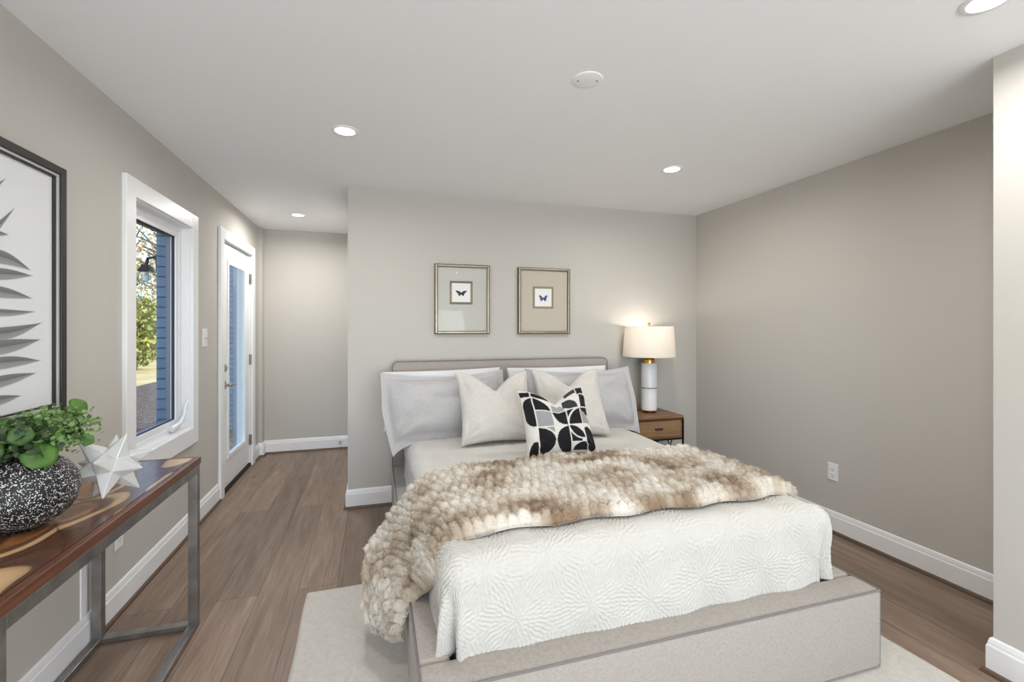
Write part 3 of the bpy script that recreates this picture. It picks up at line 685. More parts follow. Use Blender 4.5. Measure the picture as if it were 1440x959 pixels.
for (x, y) in ((nx0+.006, ny0+.006), (nx1-.006, ny0+.006), (nx0+.006, ny1-.006), (nx1-.006, ny1-.006)):
    B((x-.006, y-.006, 0), (x+.006, y+.006, .60)).build('leg', M['blackm'], ns_)
for y in (ny0+.006, ny1-.006):
    B((nx0, y-.006, .43), (nx1, y+.006, .442)).build('rail', M['blackm'], ns_)
def bar(m, p, q, w=.005): return m.tube([p, q], w, 4)
for x in (nx0+.006, nx1-.006):
    ym = (ny0+ny1)/2
    for sg in (-1, 1): bar(MB(), (x, ym+sg*.055, .43), (x, ym-sg*.155, .012), .006).build('cross_brace', M['blackm'], ns_)

# lamp
M['lampwhite'] = mat('white_ceramic', (238, 238, 238), .3)
def shade_mat():
    m = bpy.data.materials.new('linen_lamp_shade'); m.use_nodes = True; nt = m.node_tree; nt.nodes.clear(); o = node(nt, 'ShaderNodeOutputMaterial')
    d = node(nt, 'ShaderNodeBsdfDiffuse'); d.inputs[0].default_value = (*lin((244, 238, 230)), 1); t = node(nt, 'ShaderNodeBsdfTranslucent'); t.inputs[0].default_value = (*lin((255, 250, 244)), 1)
    mx = node(nt, 'ShaderNodeMixShader'); mx.inputs[0].default_value = .35; nt.links.new(d.outputs[0], mx.inputs[1]); nt.links.new(t.outputs[0], mx.inputs[2]); nt.links.new(mx.outputs[0], o.inputs[0]); return m
lx, ly, lz = 2.30, 3.47, .631
lp = empty('table_lamp', 'lit table lamp with white drum shade and white column base', 'lamp', (lx, ly, lz))
MB().lathe([(0, 0), (.052, 0), (.054, .004), (.054, .020), (0, .020)], (lx, ly, lz)).build('foot', M['copper'], lp, smooth=True)
MB().lathe([(0, .020), (.062, .020), (.066, .023), (.066, .212), (.0, .212)], (lx, ly, lz)).build('column', M['lampwhite'], lp, smooth=True)
MB().lathe([(0, .212), (.067, .212), (.067, .218), (.0, .218)], (lx, ly, lz)).build('band', M['nsdark'], lp, smooth=True)
MB().lathe([(0, .218), (.066, .218), (.066, .428), (.063, .432), (0, .432)], (lx, ly, lz)).build('column', M['lampwhite'], lp, smooth=True)
MB().lathe([(0, .432), (.047, .432), (.047, .490), (.044, .494), (.012, .494), (.012, .56), (0, .56)], (lx, ly, lz)).build('neck', M['brass'], lp, smooth=True)
sh = MB().lathe([(.226, .487), (.206, .750), (.2045, .750), (.2245, .487), (.226, .487)], (lx, ly, lz), 64).build('lamp_shade', shade_mat(), lp, smooth=True)
sp = MB()
for k in range(3):
    a = k*2*PI/3; sp.tube([(lx, ly, lz+.752), (lx+.205*math.cos(a), ly+.205*math.sin(a), lz+.745)], .0018, 6)
sp.tube([(lx, ly, lz+.56), (lx+.045, ly, lz+.60), (lx+.045, ly, lz+.70), (lx, ly, lz+.75)], .0018, 6)
sp.build('shade_spider', M['brass'], sh)
MB().lathe([(0, .752), (.006, .752), (.006, .765), (.012, .768), (.012, .782), (0, .785)], (lx, ly, lz), 16).build('finial', M['brass'], lp, smooth=True)
M['bulb'] = mat('glowing_bulb', (255, 245, 225), .4, emit=((255, 225, 180), 6))
MB().lathe([(0, .56), (.014, .56), (.016, .585), (.030, .62), (.028, .645), (.012, .662), (0, .665)], (lx, ly, lz), 24).build('bulb', M['bulb'], lp, smooth=True)
bd_ = bpy.data.lights.new('lamp_bulb_light', 'POINT'); bd_.energy = 2.6; bd_.color = (1, .93, .83); bd_.shadow_soft_size = .035
bo = bpy.data.objects.new('lamp_bulb_light', bd_); C.objects.link(bo); bo.parent = lp; bo.location = (0, 0, .70)

# ------------------------------------------------------------------ framed butterflies
M['champ'] = mat('champagne_frame', (176, 164, 142), .35, .7, var=(30, (150, 138, 118)))
M['champdk'] = mat('dark_frame_edge', (84, 76, 66), .45, .4)
M['matb1'] = mat('grey_mat_board', (196, 195, 187), .9)
M['matb2'] = mat('beige_mat_board', (196, 187, 172), .9)
M['bevelm'] = mat('taupe_inner_mat', (150, 138, 118), .8)
M['paper'] = mat('white_paper', (238, 236, 234), .9)
M['ink1'] = mat('black_butterfly_ink', (28, 34, 36), .9, var=(150, (60, 62, 60)))
M['ink2'] = mat('blue_butterfly_ink', (96, 120, 158), .9, var=(120, (50, 60, 84)))
def frame_pic(x0, x1, z0, z1, wx, wz, label, mb, ink, depth=.034, kind=0):
    y = YB
    e = empty('framed_butterfly_print', label, 'picture', ((x0+x1)/2, y, z0), 'butterfly prints over the headboard')
    fw = .022
    m = MB()
    def fr(xa, xb, za, zb, w, ya, yb):
        return B((xa, ya, za), (xa+w, yb, zb), (xb-w, ya, za), (xb, yb, zb), (xa+w, ya, zb-w), (xb-w, yb, zb), (xa+w, ya, za), (xb-w, yb, za+w))
    fr(x0, x1, z0, z1, fw*.5, y-depth+.006, y).build('frame_edge', M['champdk'], e, bevel=.002)
    fr(x0+.004, x1-.004, z0+.004, z1-.004, fw*.8, y-depth, y-.006).build('frame', M['champ'], e, bevel=.005, seg=3)
    fr(x0+.018, x1-.018, z0+.018, z1-.018, .006, y-depth+.004, y-.008).build('frame_lip', M['champdk'], e)
    B((x0+.01, y-.018, z0+.01), (x1-.01, y-.004, z1-.01)).build('mat_board', mb, e)
    s_ = .094
    fr(wx-s_, wx+s_, wz-s_, wz+s_, .018, y-.022, y-.018).build('inner_mat', M['bevelm'], e, bevel=.002)
    B((wx-s_+.017, y-.0195, wz-s_+.017), (wx+s_-.017, y-.0182, wz+s_-.017)).build('paper', M['paper'], e)
    # butterfly
    b = MB(); yb_ = y-.0205
    if kind == 0: up = [(0,.006),(.012,.016),(.030,.022),(.046,.022),(.042,.012),(.030,.004),(.026,-.004),(.020,-.018),(.012,-.022),(.006,-.012),(0,-.008)]
    else: up = [(0,.004),(.010,.012),(.026,.026),(.038,.026),(.036,.010),(.028,.002),(.030,-.008),(.024,-.022),(.012,-.024),(.005,-.014),(0,-.010)]
    for sx in (1, -1):
        pts = [(wx+sx*a, yb_, wz+c-.006) for a, c in up]; pts2 = [(a, yb_+.001, c) for a, _, c in pts]; n = len(pts)
        b.add(pts+pts2, [tuple(range(n)), tuple(range(2*n-1, n-1, -1))]+[(i, (i+1) % n, n+(i+1) % n, n+i) for i in range(n)])
    b.build('butterfly', ink, e)
    B((x0+.02, y-depth+.012, z0+.02), (x1-.02, y-depth+.014, z1-.02)).build('glazing', M['picglass'], e)
frame_pic(.455, .905, 1.318, 1.880, .669, 1.652, 'framed print of a black butterfly, left of the pair over the headboard', M['matb1'], M['ink1'], kind=0)
frame_pic(1.150, 1.622, 1.316, 1.878, 1.376, 1.626, 'framed print of a blue butterfly, right of the pair, nearer the lamp', M['matb2'], M['ink2'], kind=1)

# ------------------------------------------------------------------ large fern picture on the left wall
M['blackframe'] = mat('black_wood_frame', (40, 38, 35), .5, bump=(200, .1, .001))
M['silver'] = mat('silver_fillet', (205, 205, 205), .4, .3)
M['fpaper'] = mat('pale_grey_paper', (232, 233, 234), .9)
def fern_mat():
    m, nt, b = nmat('engraved_leaf_ink'); tc = node(nt, 'ShaderNodeTexCoord')
    w = node(nt, 'ShaderNodeTexWave', wave_type='BANDS'); w.inputs['Scale'].default_value = 120; w.bands_direction = 'DIAGONAL'; w.inputs['Distortion'].default_value = 1.5; w.inputs['Detail'].default_value = 1
    nt.links.new(tc.outputs['Object'], w.inputs['Vector']); a = node(nt, 'ShaderNodeVertexColor', layer_name='Col')
    r = ramp(nt, [(.3, (90, 90, 90)), (.7, (255, 255, 255))]); nt.links.new(w.outputs[0], r.inputs[0])
    mx = node(nt, 'ShaderNodeMix', data_type='RGBA', blend_type='MULTIPLY'); mx.inputs[0].default_value = .7
    nt.links.new(a.outputs[0], mx.inputs[6]); nt.links.new(r.outputs[0], mx.inputs[7]); nt.links.new(mx.outputs[2], b.inputs['Base Color']); b.inputs['Roughness'].default_value = .9; return m
M['fern'] = fern_mat()
fy0, fy1, fz0, fz1 = 1.36, 2.205, 1.035, 1.985
fp = empty('framed_fern_print', 'large black-framed engraving of a grey fern frond', 'picture', (XL, 1.8, fz0))
def ringx(y0, y1, z0, z1, w, xa, xb): return ring(y0, y1, z0, z1, w, xa, xb)
ringx(fy0, fy1, fz0, fz1, .030, XL, XL+.034).build('frame', M['blackframe'], fp, bevel=.003)
ringx(fy0+.030, fy1-.030, fz0+.030, fz1-.030, .008, XL, XL+.026).build('fillet', M['silver'], fp)
ringx(fy0+.038, fy1-.038, fz0+.038, fz1-.038, .006, XL, XL+.020).build('inner_lip', M['blackframe'], fp)
B((XL, fy0+.03, fz0+.03), (XL+.010, fy1-.03, fz1-.03)).build('paper', M['fpaper'], fp)
_f = 640.; _a = math.atan(193/640)
def wallpt(px, py, X=XL+.012):
    # measured picture point -> metric point on the print
    a = (px-720)/_f; rx = math.sin(_a)+a*math.cos(_a); ry = math.cos(_a)-a*math.sin(_a); rz_ = -(py-461)/_f
    t_ = X/rx; return (X, ry*t_, 1.368+rz_*t_)
STEM = 1.74
def leaf_on_print(tip, w, bend, z_root):
    ty, tz = wallpt(*tip)[1:]; n = 24; V = []; Cc = []
    for i in range(n+1):
        q = i/n; y = STEM+(ty-STEM)*q; z = z_root+(tz-z_root)*q+bend*math.sin(PI*q)
        hw = 1.2*w*math.sin(PI*min(1, q*.97+.03))**.55*(1-q**5)
        for k, sh_ in ((1, .34), (.03, .22), (-.03, .40), (-1, .52)):
            V.append((XL+.0115, y, z+hw*k)); Cc.append((sh_, sh_, sh_))
    Q = []
    for i in range(n):
        for k in range(3): Q.append((i*4+k, i*4+k+1, i*4+5+k, i*4+4+k))
    return V, Q, Cc
leaves = [((22,291), .016, -.03, 1.60), ((45,381), .020, .035, 1.56), ((47.5,388), .017, .004, 1.525), ((46.5,420), .016, .012, 1.475), 
          ((51,438), .010, -.01, 1.43), ((60,453), .018, -.025, 1.36), ((58,477), .020, -.008, 1.30), ((58,507), .017, .012, 1.235), ((52,524), .016, .0, 1.18), ((30,556), .015, 0, 1.13), ((12,330), .014, 0, 1.66), ((8,250), .013, -.02, 1.74)]
V = []; Q = []; Cc = []
for L in leaves:
    v, q, c = leaf_on_print(*L); v = [(a+.00025*leaves.index(L), b, c2) for a, b, c2 in v]; o = len(V); V += v; Q += [tuple(i+o for i in f) for f in q]; Cc += c
    v = [(a, 2*STEM-b, c2) for a, b, c2 in v]; o = len(V); V += v; Q += [tuple(i+o for i in f) for f in q]; Cc += c
o = len(V); V += [(XL+.0112, STEM-.004, 1.09), (XL+.0112, STEM+.004, 1.09), (XL+.0112, STEM+.002, 1.88), (XL+.0112, STEM-.002, 1.88)]; Q.append((o, o+1, o+2, o+3)); Cc += [(.3, .3, .3)]*4
V = np.array(V)-np.array([XL, 1.8, fz0]); arr_obj('printed_fern', V, np.array(Q), M['fern'], fp, np.array(Cc), smooth=False)
B((XL+.0165, fy0+.04, fz0+.04), (XL+.0185, fy1-.04, fz1-.04)).build('glazing', M['picglass'], fp)

# ------------------------------------------------------------------ console table
def slab_mat():
    m, nt, b = nmat('acacia_tabletop'); L = nt.links.new; tc = node(nt, 'ShaderNodeTexCoord')
    mp = node(nt, 'ShaderNodeMapping'); mp.inputs['Scale'].default_value = (4.2, 2.2, 1); L(tc.outputs['Object'], mp.inputs[0])
    n = node(nt, 'ShaderNodeTexNoise'); n.inputs['Scale'].default_value = 1.3; n.inputs['Detail'].default_value = 1; L(mp.outputs[0], n.inputs['Vector'])
    mixv = node(nt, 'ShaderNodeVectorMath', operation='SCALE'); L(n.outputs['Color'], mixv.inputs[0]); mixv.inputs['Scale'].default_value = .45
    adv = node(nt, 'ShaderNodeVectorMath', operation='ADD'); L(mp.outputs[0], adv.inputs[0]); L(mixv.outputs[0], adv.inputs[1])
    vo = node(nt, 'ShaderNodeTexVoronoi', feature='F1'); vo.inputs['Scale'].default_value = 1.35; L(adv.outputs[0], vo.inputs['Vector'])
    # rings inside every slab: bands of distance; outer zone pale sapwood
    mul = node(nt, 'ShaderNodeMath', operation='MULTIPLY'); L(vo.outputs['Distance'], mul.inputs[0]); mul.inputs[1].default_value = 40
    sn = node(nt, 'ShaderNodeMath', operation='SINE'); L(mul.outputs[0], sn.inputs[0])
    r = ramp(nt, [(0, (104, 64, 40)), (.20, (142, 90, 54)), (.33, (172, 116, 70)), (.38, (98, 60, 38)), (.445, (150, 100, 62)), (.46, (212, 180, 136)), (.56, (198, 160, 114)), (.575, (96, 60, 40))]); L(vo.outputs['Distance'], r.inputs[0])
    rr = ramp(nt, [(0, (150, 140, 130)), (1, (255, 255, 255))]); 
    ma = node(nt, 'ShaderNodeMath', operation='MULTIPLY_ADD'); L(sn.outputs[0], ma.inputs[0]); ma.inputs[1].default_value = .5; ma.inputs[2].default_value = .5; L(ma.outputs[0], rr.inputs[0])
    mx = node(nt, 'ShaderNodeMix', data_type='RGBA', blend_type='MULTIPLY'); mx.inputs[0].default_value = .45; L(r.outputs[0], mx.inputs[6]); L(rr.outputs[0], mx.inputs[7])
    ve = node(nt, 'ShaderNodeTexVoronoi', feature='DISTANCE_TO_EDGE'); ve.inputs['Scale'].default_value = 1.35; L(adv.outputs[0], ve.inputs['Vector'])
    re = ramp(nt, [(0, (70, 40, 26)), (.008, (70, 40, 26)), (.014, (255, 255, 255))]); L(ve.outputs['Distance'], re.inputs[0])
    mx2 = node(nt, 'ShaderNodeMix', data_type='RGBA', blend_type='MULTIPLY'); mx2.inputs[0].default_value = .55; L(mx.outputs[2], mx2.inputs[6]); L(re.outputs[0], mx2.inputs[7])
    L(mx2.outputs[2], b.inputs['Base Color']); b.inputs['Roughness'].default_value = .3; b.inputs['Coat Weight'].default_value = .3; b.inputs['Coat Roughness'].default_value = .15
    return m
M['slab'] = slab_mat(); M['rosewood'] = wood('red_brown_edge_wood', (82, 48, 36), (116, 72, 52), (30, 2, 30), .35)
ty0, ty1, txa, txb, tz = 1.235, 2.43, -1.170, -.768, .775
tb = empty('console_table', 'console table with swirled wood top and brushed steel frame', 'console table', ((txa+txb)/2, (ty0+ty1)/2, 0))
B((txa+.022, ty0+.022, tz-.030), (txb-.024, ty1-.024, tz)).build('tabletop', M['slab'], tb)
B((txb-.0235, ty0, tz-.032), (txb, ty1, tz)).build('edge_board', M['rosewood'], tb, bevel=.003)
B((txa, ty0, tz-.032), (txa+.0215, ty1, tz)).build('edge_board', M['rosewood'], tb, bevel=.003)
B((txa+.022, ty1-.0235, tz-.032), (txb-.024, ty1, tz)).build('edge_board', M['rosewood'], tb, bevel=.003)
B((txa+.022, ty0, tz-.032), (txb-.024, ty0+.0215, tz)).build('edge_board', M['rosewood'], tb, bevel=.003)
g = .036; zt = tz-.034
for x in (txa+.004, txb-g-.004):
    for y in (ty0+.004, ty1-g-.004):
        B((x, y, .002), (x+g, y+g, zt)).build('leg', M['steel'], tb, bevel=.002)
for x in (txa+.004, txb-g-.004):
    B((x, ty0+g+.004, zt-g), (x+g, ty1-g-.004, zt)).build('top_rail', M['steel'], tb, bevel=.002)
    B((x, ty0+g+.004, .002), (x+g, ty1-g-.004, .002+g*.7)).build('bottom_rail', M['steel'], tb, bevel=.002)
for y in (ty0+.004, ty1-g-.004):
    B((txa+g+.004, y, zt-g), (txb-g-.004, y+g, zt)).build('top_rail', M['steel'], tb, bevel=.002)
    B((txa+g+.004, y, .002), (txb-g-.004, y+g, .002+g*.7)).build('bottom_rail', M['steel'], tb, bevel=.002)

# ------------------------------------------------------------------ star sculpture (small stellated dodecahedron)
ph = (1+5**.5)/2; V0 = []
for a in (-1, 1):
    for b in (-ph, ph): V0 += [(0, a, b), (a, b, 0), (b, 0, a)]
V0 = np.array(V0, float); V0 /= np.linalg.norm(V0[0])
q = np.array([-1.5081540216418243, 0.9766966306502026, -1.3091191584586215, 2.403461047274329]); q /= np.linalg.norm(q); w, x, y, z = q
Rm = np.array([[1-2*(y*y+z*z),2*(x*y-z*w),2*(x*z+y*w)],[2*(x*y+z*w),1-2*(x*x+z*z),2*(y*z-x*w)],[2*(x*z-y*w),2*(y*z+x*w),1-2*(x*x+y*y)]])
V0 = V0 @ Rm.T
D0 = []   # dodecahedron vertices = face centres of the icosahedron
tr_ = []
for i in range(12):
    for j in range(i+1, 12):
        for k in range(j+1, 12):
            if all(abs(np.linalg.norm(V0[a]-V0[b])-1.0515) < .01 for a, b in ((i,j),(j,k),(i,k))): tr_.append((i,j,k))
for t3 in tr_:
    c3 = V0[list(t3)].sum(0); D0.append(c3/np.linalg.norm(c3)*.46)
m = MB(); cst = np.array([-.880, 1.915, .887]); Rst = .131
verts = [tuple(cst+v*Rst) for v in V0]+[tuple(cst+d*Rst) for d in D0]; faces = []
for i in range(12):
    adj = [k for k, t3 in enumerate(tr_) if i in t3]
    ax = V0[i]; e1 = np.cross(ax, [0.31, .5, .81]); e1 /= np.linalg.norm(e1); e2 = np.cross(ax, e1)
    adj.sort(key=lambda k: math.atan2(D0[k] @ e2, D0[k] @ e1))
    for n in range(5): faces.append((i, 12+adj[n], 12+adj[(n+1) % 5]))
m.add(verts, faces)
zmin = min(v[2] for v in verts); m.v = [(v[0], v[1], v[2]-zmin+tz+.001) for v in m.v]
M['star'] = mat('white_glazed_ceramic', (206, 206, 204), .22, coat=.3)
tag(m.build('star_sculpture', M['star'], bevel=.0022, seg=2), 'white glazed many-pointed star sculpture on the console table', 'sculpture')

# ------------------------------------------------------------------ potted plant
def pot_mat():
    m, nt, b = nmat('black_white_speckled_stone'); tc = node(nt, 'ShaderNodeTexCoord')
    v = node(nt, 'ShaderNodeTexVoronoi'); v.inputs['Scale'].default_value = 230; nt.links.new(tc.outputs['Object'], v.inputs['Vector'])
    n = node(nt, 'ShaderNodeTexNoise'); n.inputs['Scale'].default_value = 120; n.inputs['Detail'].default_value = 3; nt.links.new(tc.outputs['Object'], n.inputs['Vector'])
    s_ = node(nt, 'ShaderNodeMath', operation='MULTIPLY_ADD'); nt.links.new(n.outputs[0], s_.inputs[0]); s_.inputs[1].default_value = 1.3; nt.links.new(v.outputs['Distance'], s_.inputs[2])
    r = ramp(nt, [(.0, (225, 225, 225)), (.95, (205, 205, 205)), (.99, (26, 25, 26)), (1, (18, 18, 18))]); nt.links.new(s_.outputs[0], r.inputs[0])
    nt.links.new(r.outputs[0], b.inputs['Base Color']); b.inputs['Roughness'].default_value = .5; add_bump(nt, b, s_.outputs[0], .5, .002); return m
pc = (-1.0, 1.71, tz+.001)
pp = empty('potted_plant', 'leafy green plant in a round black and white speckled pot', 'potted plant', pc)
prof = [(0, 0), (.05, 0)]
for k in range(1, 25):
    a = -PI/2+PI*k/26; prof.append((.128*max(0.05, math.cos(a))**.85, .108*(1+math.sin(a))))
prof = [p for p in prof if p[1] < .205]; prof += [(.062, .207), (.058, .195), (0, .190)]
MB().lathe(prof, pc, 64).build('pot', pot_mat(), pp, smooth=True)
M['leafA'] = mat('bright_round_leaf', (84, 124, 46), .5, var=(25, (62, 100, 38)))
M['leafB'] = mat('dark_round_leaf', (50, 82, 34), .5, var=(25, (74, 110, 46)))
M['sprig'] = mat('small_green_leaves', (84, 116, 58), .55, var=(40, (132, 160, 96)))
M['sprigD'] = mat('dark_small_leaves', (40, 58, 34), .6, var=(40, (66, 88, 50)))
def round_leaf(c, n, r, m, curl=.25, asp=1.0, seed=0):
    c = Vector(c); n = Vector(n).normalized(); a = n.cross(Vector((.2, .3, 1))).normalized(); b = n.cross(a)
    rot = seed*1.3; a, b = a*math.cos(rot)+b*math.sin(rot), b*math.cos(rot)-a*math.sin(rot)
    vs = [c]; fs = []; NR, NA = 4, 28
    for i in range(1, NR+1):
        for k in range(NA):
            t_ = 2*PI*k/NA; rr = r*i/NR*(1-.35*math.exp(-((t_-PI)/.28)**2)*(i/NR))*(1+.04*math.sin(5*t_+seed))
            vs.append(c+a*rr*math.cos(t_)+b*rr*math.sin(t_)*asp+n*(-curl*r*(i/NR)**2*(.6+.4*math.cos(2*t_))))
    for k in range(NA): fs.append((0, 1+k, 1+(k+1) % NA))
    for i in range(NR-1):
        for k in range(NA): fs.append((1+i*NA+k, 1+(i+1)*NA+k, 1+(i+1)*NA+(k+1) % NA, 1+i*NA+(k+1) % NA))
    mb = MB().add(vs, fs); o = mb.build('leaf', m, pp, smooth='all'); sd_ = o.modifiers.new('s', 'SOLIDIFY'); sd_.thickness = .0012; return o
tw = Vector((.5, -.72, .3))
zt0 = pc[2]
for (dx, dy, dz, r, mm, nrm, asp) in [(.075, .115, .335, .036, 'leafA', (.8, -.6, .35), .9), (.07, -.05, .225, .048, 'leafA', (.6, -.7, .55), 1), (.0, -.05, .30, .045, 'leafB', (.6, -.75, .5), 1),
        (.09, .03, .262, .042, 'leafA', (.45, -.4, .9), .45), (.07, .0, .30, .040, 'leafB', (.7, -.6, .5), .8), (.11, .09, .235, .030, 'leafA', (.7, -.5, .6), .9), (-.03, -.09, .25, .045, 'leafB', (.2, -.9, .5), 1),
        (-.08, .02, .28, .04, 'leafB', (-.4, -.5, .7), 1), (.10, -.02, .268, .017, 'leafA', (.7, -.6, .6), 1), (-.02, .08, .30, .04, 'leafB', (.3, .2, .9), 1), (.05, -.09, .29, .032, 'leafB', (.6, -.8, .2), 1)]:
    round_leaf((pc[0]+dx, pc[1]+dy, zt0+dz), nrm, r*.86, M[mm], .25, asp, dx*30)
def foliage(name, m, N, cx_, spread, zr, size, seed):
    R2 = np.random.RandomState(seed); V = []; Q = []
    for k in range(N):
        root = np.array([pc[0], pc[1], zt0+.19]); tip = np.array([pc[0]+cx_[0], pc[1]+cx_[1], zt0+zr[0]])+R2.normal(size=3)*np.array(spread)
        tip[2] = np.clip(tip[2], zt0+.20, zt0+zr[1])
        nl = 9
        for j in range(nl):
            t_ = .45+.6*j/nl; p = root*(1-t_)+tip*t_+np.array([0, 0, .02*math.sin(PI*min(t_, 1))]); d = R2.normal(size=3); d[2] += .3; d /= np.linalg.norm(d)
            s_ = np.cross(d, R2.normal(size=3)); s_ /= np.linalg.norm(s_); L2 = size*R2.uniform(.7, 1.4)
            nn_ = np.cross(d, s_); o = len(V)
            V += [p, p+d*L2*.35+s_*L2*.36+nn_*L2*.06, p+d*L2*.8+s_*L2*.28, p+d*L2, p+d*L2*.8-s_*L2*.28, p+d*L2*.35-s_*L2*.36+nn_*L2*.06]
            Q += [(o, o+1, o+2, o+3), (o, o+3, o+4, o+5)]
    return arr_obj(name, np.array(V)-np.array(pc), np.array(Q), m, pp)
foliage('small_foliage', M['sprig'], 260, (.045, .05), (.060, .060, .035), (.285, .345), .0135, 3)['kind'] = 'stuff'
foliage('dark_foliage', M['sprigD'], 160, (-.01, .0), (.06, .06, .03), (.27, .33), .018, 5)['kind'] = 'stuff'

# ------------------------------------------------------------------ outside
M['grass'] = mat('dry_lawn', (205, 187, 145), .95, var=(.8, (176, 160, 108)), bump=(20, .6, .03))
M['mulch'] = mat('shaded_leaf_mulch', (56, 45, 40), .95, var=(14, (112, 98, 90)), bump=(30, 1, .04))  # mulch colour darkened so it also carries the house's shade
struct(B((-60, -30, -.35), (XL-T-.001, 60, -.15)).build('ground', M['grass']), 'dry sunlit lawn outside the window', 'ground')
struct(B((-5.8, -6, -.15), (XL-T-.002, 14.8, -.12)).build('shaded_mulch_bed', M['mulch']), 'brown leaf mulch bed outside the window, colour darkened for shade', 'ground')
def brick_mat():
    m, nt, b = nmat('blue_painted_brick'); tc = node(nt, 'ShaderNodeTexCoord'); mp = node(nt, 'ShaderNodeMapping'); mp.inputs['Rotation'].default_value = (PI/2, 0, 0)
    nt.links.new(tc.outputs['Object'], mp.inputs[0]); br = node(nt, 'ShaderNodeTexBrick'); br.inputs['Scale'].default_value = 1; br.inputs['Brick Width'].default_value = .21; br.inputs['Row Height'].default_value = .076
    br.inputs['Mortar Size'].default_value = .006; br.inputs['Mortar Smooth'].default_value = .6
    br.inputs['Color1'].default_value = (*lin((118, 136, 160)), 1); br.inputs['Color2'].default_value = (*lin((126, 145, 170)), 1); br.inputs['Mortar'].default_value = (*lin((88, 106, 132)), 1)
    nt.links.new(mp.outputs[0], br.inputs[0]); nt.links.new(br.outputs[0], b.inputs['Base Color']); b.inputs['Roughness'].default_value = .7
    iv_ = node(nt, 'ShaderNodeMath', operation='SUBTRACT'); iv_.inputs[0].default_value = 1; nt.links.new(br.outputs['Fac'], iv_.inputs[1]); add_bump(nt, b, iv_.outputs[0], 1, .01); return m
M['brick'] = brick_mat()
struct(B((-1.553, 4.0, -.15), (XL-T-.001, 4.16, 2.59)).build('trim_3', M['brick']), 'blue painted brick pier outside the window', 'pier')
struct(B((-1.575, 6.0, -.15), (XL-T-.001, 6.15, 2.59)).build('trim_4', mat('pale_blue_siding', (168, 182, 200), .7)), 'pale blue siding return outside the door', 'siding')
struct(B((-2.6, 7.6, -.15), (-1.7, 7.8, 2.59)).build('trim_5', M['brick']), 'blue painted brick wall further along outside', 'wall')
# lantern on the pier
ln_ = empty('wall_lantern', 'black outdoor lantern with clear glass on the blue brick pier', 'lantern', (-1.553, 4.06, 1.75))
MB().tube([(-1.553, 4.06, 1.86), (-1.59, 4.06, 1.90), (-1.63, 4.06, 1.89), (-1.64, 4.06, 1.84)], .012, 8).build('arm', M['blackm'], ln_, smooth=True)
B((-1.567, 4.02, 1.78), (-1.554, 4.10, 1.92)).build('back_plate', M['blackm'], ln_, bevel=.003)
def frus(z0, z1, r0, r1, c=(-1.64, 4.06)):
    m = MB(); vs = []
    for z, r in ((z0, r0), (z1, r1)):
        vs += [(c[0]-r, c[1]-r, z), (c[0]+r, c[1]-r, z), (c[0]+r, c[1]+r, z), (c[0]-r, c[1]+r, z)]
    return m.add(vs, [(0,3,2,1),(4,5,6,7),(0,1,5,4),(1,2,6,5),(2,3,7,6),(3,0,4,7)])
frus(1.79, 1.84, .042, .02).build('cap', M['blackm'], ln_)
frus(1.57, 1.79, .066, .038).build('lantern_glass', M['glass'], ln_)
cg = MB()
for sx in (-1, 1):
    for sy in (-1, 1): cg.tube([(-1.64+sx*.066, 4.06+sy*.066, 1.57), (-1.64+sx*.038, 4.06+sy*.038, 1.79)], .003, 6)
cg.build('corner_bar', M['silver'], ln_)
MB().lathe([(0, .0), (.018, 0), (.022, .04), (0, .07)], (-1.64, 4.06, 1.72), 16).build('bulb', M['lampwhite'], ln_, smooth=True)

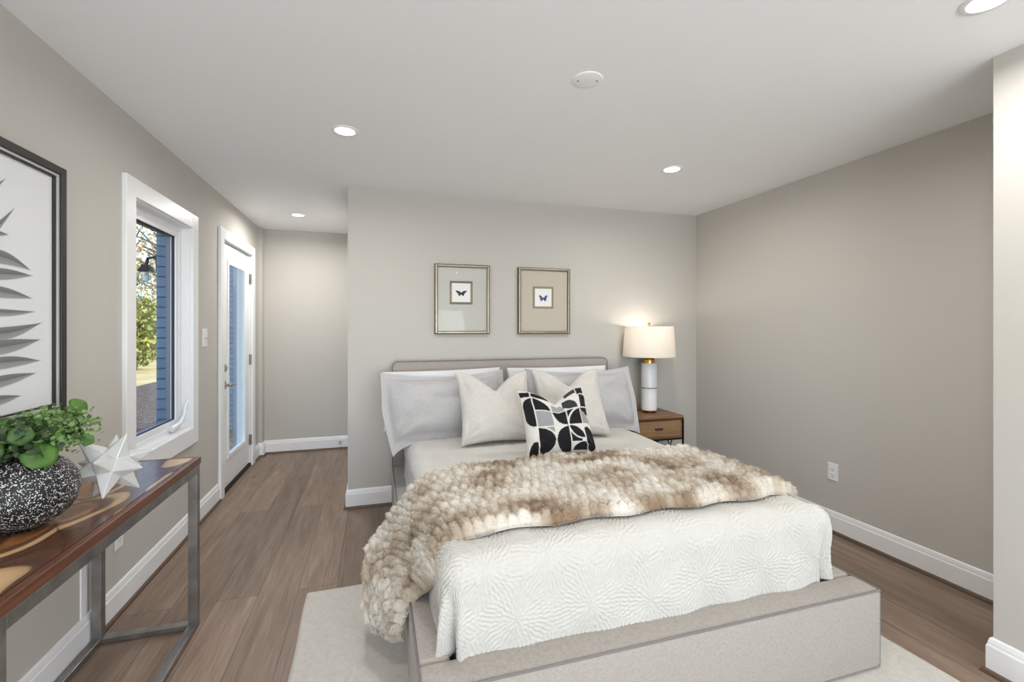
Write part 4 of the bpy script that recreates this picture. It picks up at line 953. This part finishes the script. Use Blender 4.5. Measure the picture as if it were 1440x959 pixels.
M['bark'] = mat('grey_bark', (120, 108, 96), .9, bump=(30, .8, .02))
def leafmat(n, a, b): return mat(n, a, .8, var=(1.5, b))
def tree(x, y, h, r, m, N, size, label, seed, cz=.62, branches=14, name='tree', trunk=.14):
    R2 = np.random.RandomState(seed)
    e = empty(name, label, 'tree' if name == 'tree' else 'shrub', (x, y, -.15), 'trees beyond the lawn' if name == 'tree' else 'shrubs beyond the lawn')
    t = MB().tube([(x, y, -.15), (x+.1, y, h*.35), (x, y+.1, h*.7), (x+.05, y, h*.92)], [trunk, trunk*.8, trunk*.5, trunk*.15], 8)
    for k in range(branches):
        a = R2.uniform(0, 6.28); z = h*R2.uniform(.25, .8); L2 = r*R2.uniform(.6, 1.05); ex = (x+L2*math.cos(a), y+L2*math.sin(a), z+L2*R2.uniform(.2, .8))
        mid = ((x+ex[0])/2, (y+ex[1])/2, (z+ex[2])/2+.1)
        t.tube([(x, y, z), mid, ex], [trunk*.4, trunk*.25, trunk*.08], 5)
    t.build('trunk', M['bark'], e, smooth=True)
    d = R2.normal(size=(N, 3)); d /= np.linalg.norm(d, axis=1, keepdims=True)
    p = d*(R2.rand(N, 1)**.4)*np.array([r, r, h*(1-cz)])+np.array([0, 0, h*cz+.15])
    a = R2.normal(size=(N, 3)); a /= np.linalg.norm(a, axis=1, keepdims=True); b = np.cross(a, R2.normal(size=(N, 3))); b /= np.linalg.norm(b, axis=1, keepdims=True)
    s_ = size*R2.uniform(.6, 1.3, (N, 1)); V = np.stack([p-a*s_, p+b*s_*.6, p+a*s_, p-b*s_*.6], 1).reshape(-1, 3)
    f = arr_obj('foliage', V, np.arange(N*4).reshape(-1, 4), m, e, smooth=False); f['kind'] = 'stuff'
LY, LT, LB = leafmat('yellow_green_leaves', (180, 176, 92), (112, 126, 60)), leafmat('tan_autumn_leaves', (214, 190, 150), (190, 160, 116)), leafmat('brown_leaves', (170, 140, 96), (150, 150, 84))
tree(-8.2, 19.5, 2.5, 1.5, LY, 3500, .10, 'yellow-green shrub at the far side of the lawn, nearest the pier', 1, .5, name='shrub', trunk=.05)
tree(-11.5, 20.5, 2.2, 1.5, LY, 3000, .10, 'yellow-green shrub further left across the lawn', 2, .5, name='shrub', trunk=.05)
tree(-9.4, 25, 7.0, 2.6, LT, 1500, .09, 'sparse tan autumn tree beyond the lawn', 3, .6, 30)
tree(-13.6, 32, 8.0, 3.0, LB, 1800, .10, 'sparse brown autumn tree beyond the lawn', 4, .6, 30)
tree(-7.2, 31.5, 7.5, 2.6, LT, 1500, .09, 'sparse tan tree half hidden behind the brick pier', 5, .6, 30)
tree(-16.5, 24, 7.0, 2.6, LB, 1500, .09, 'sparse brown tree far left across the lawn', 6, .6, 24)
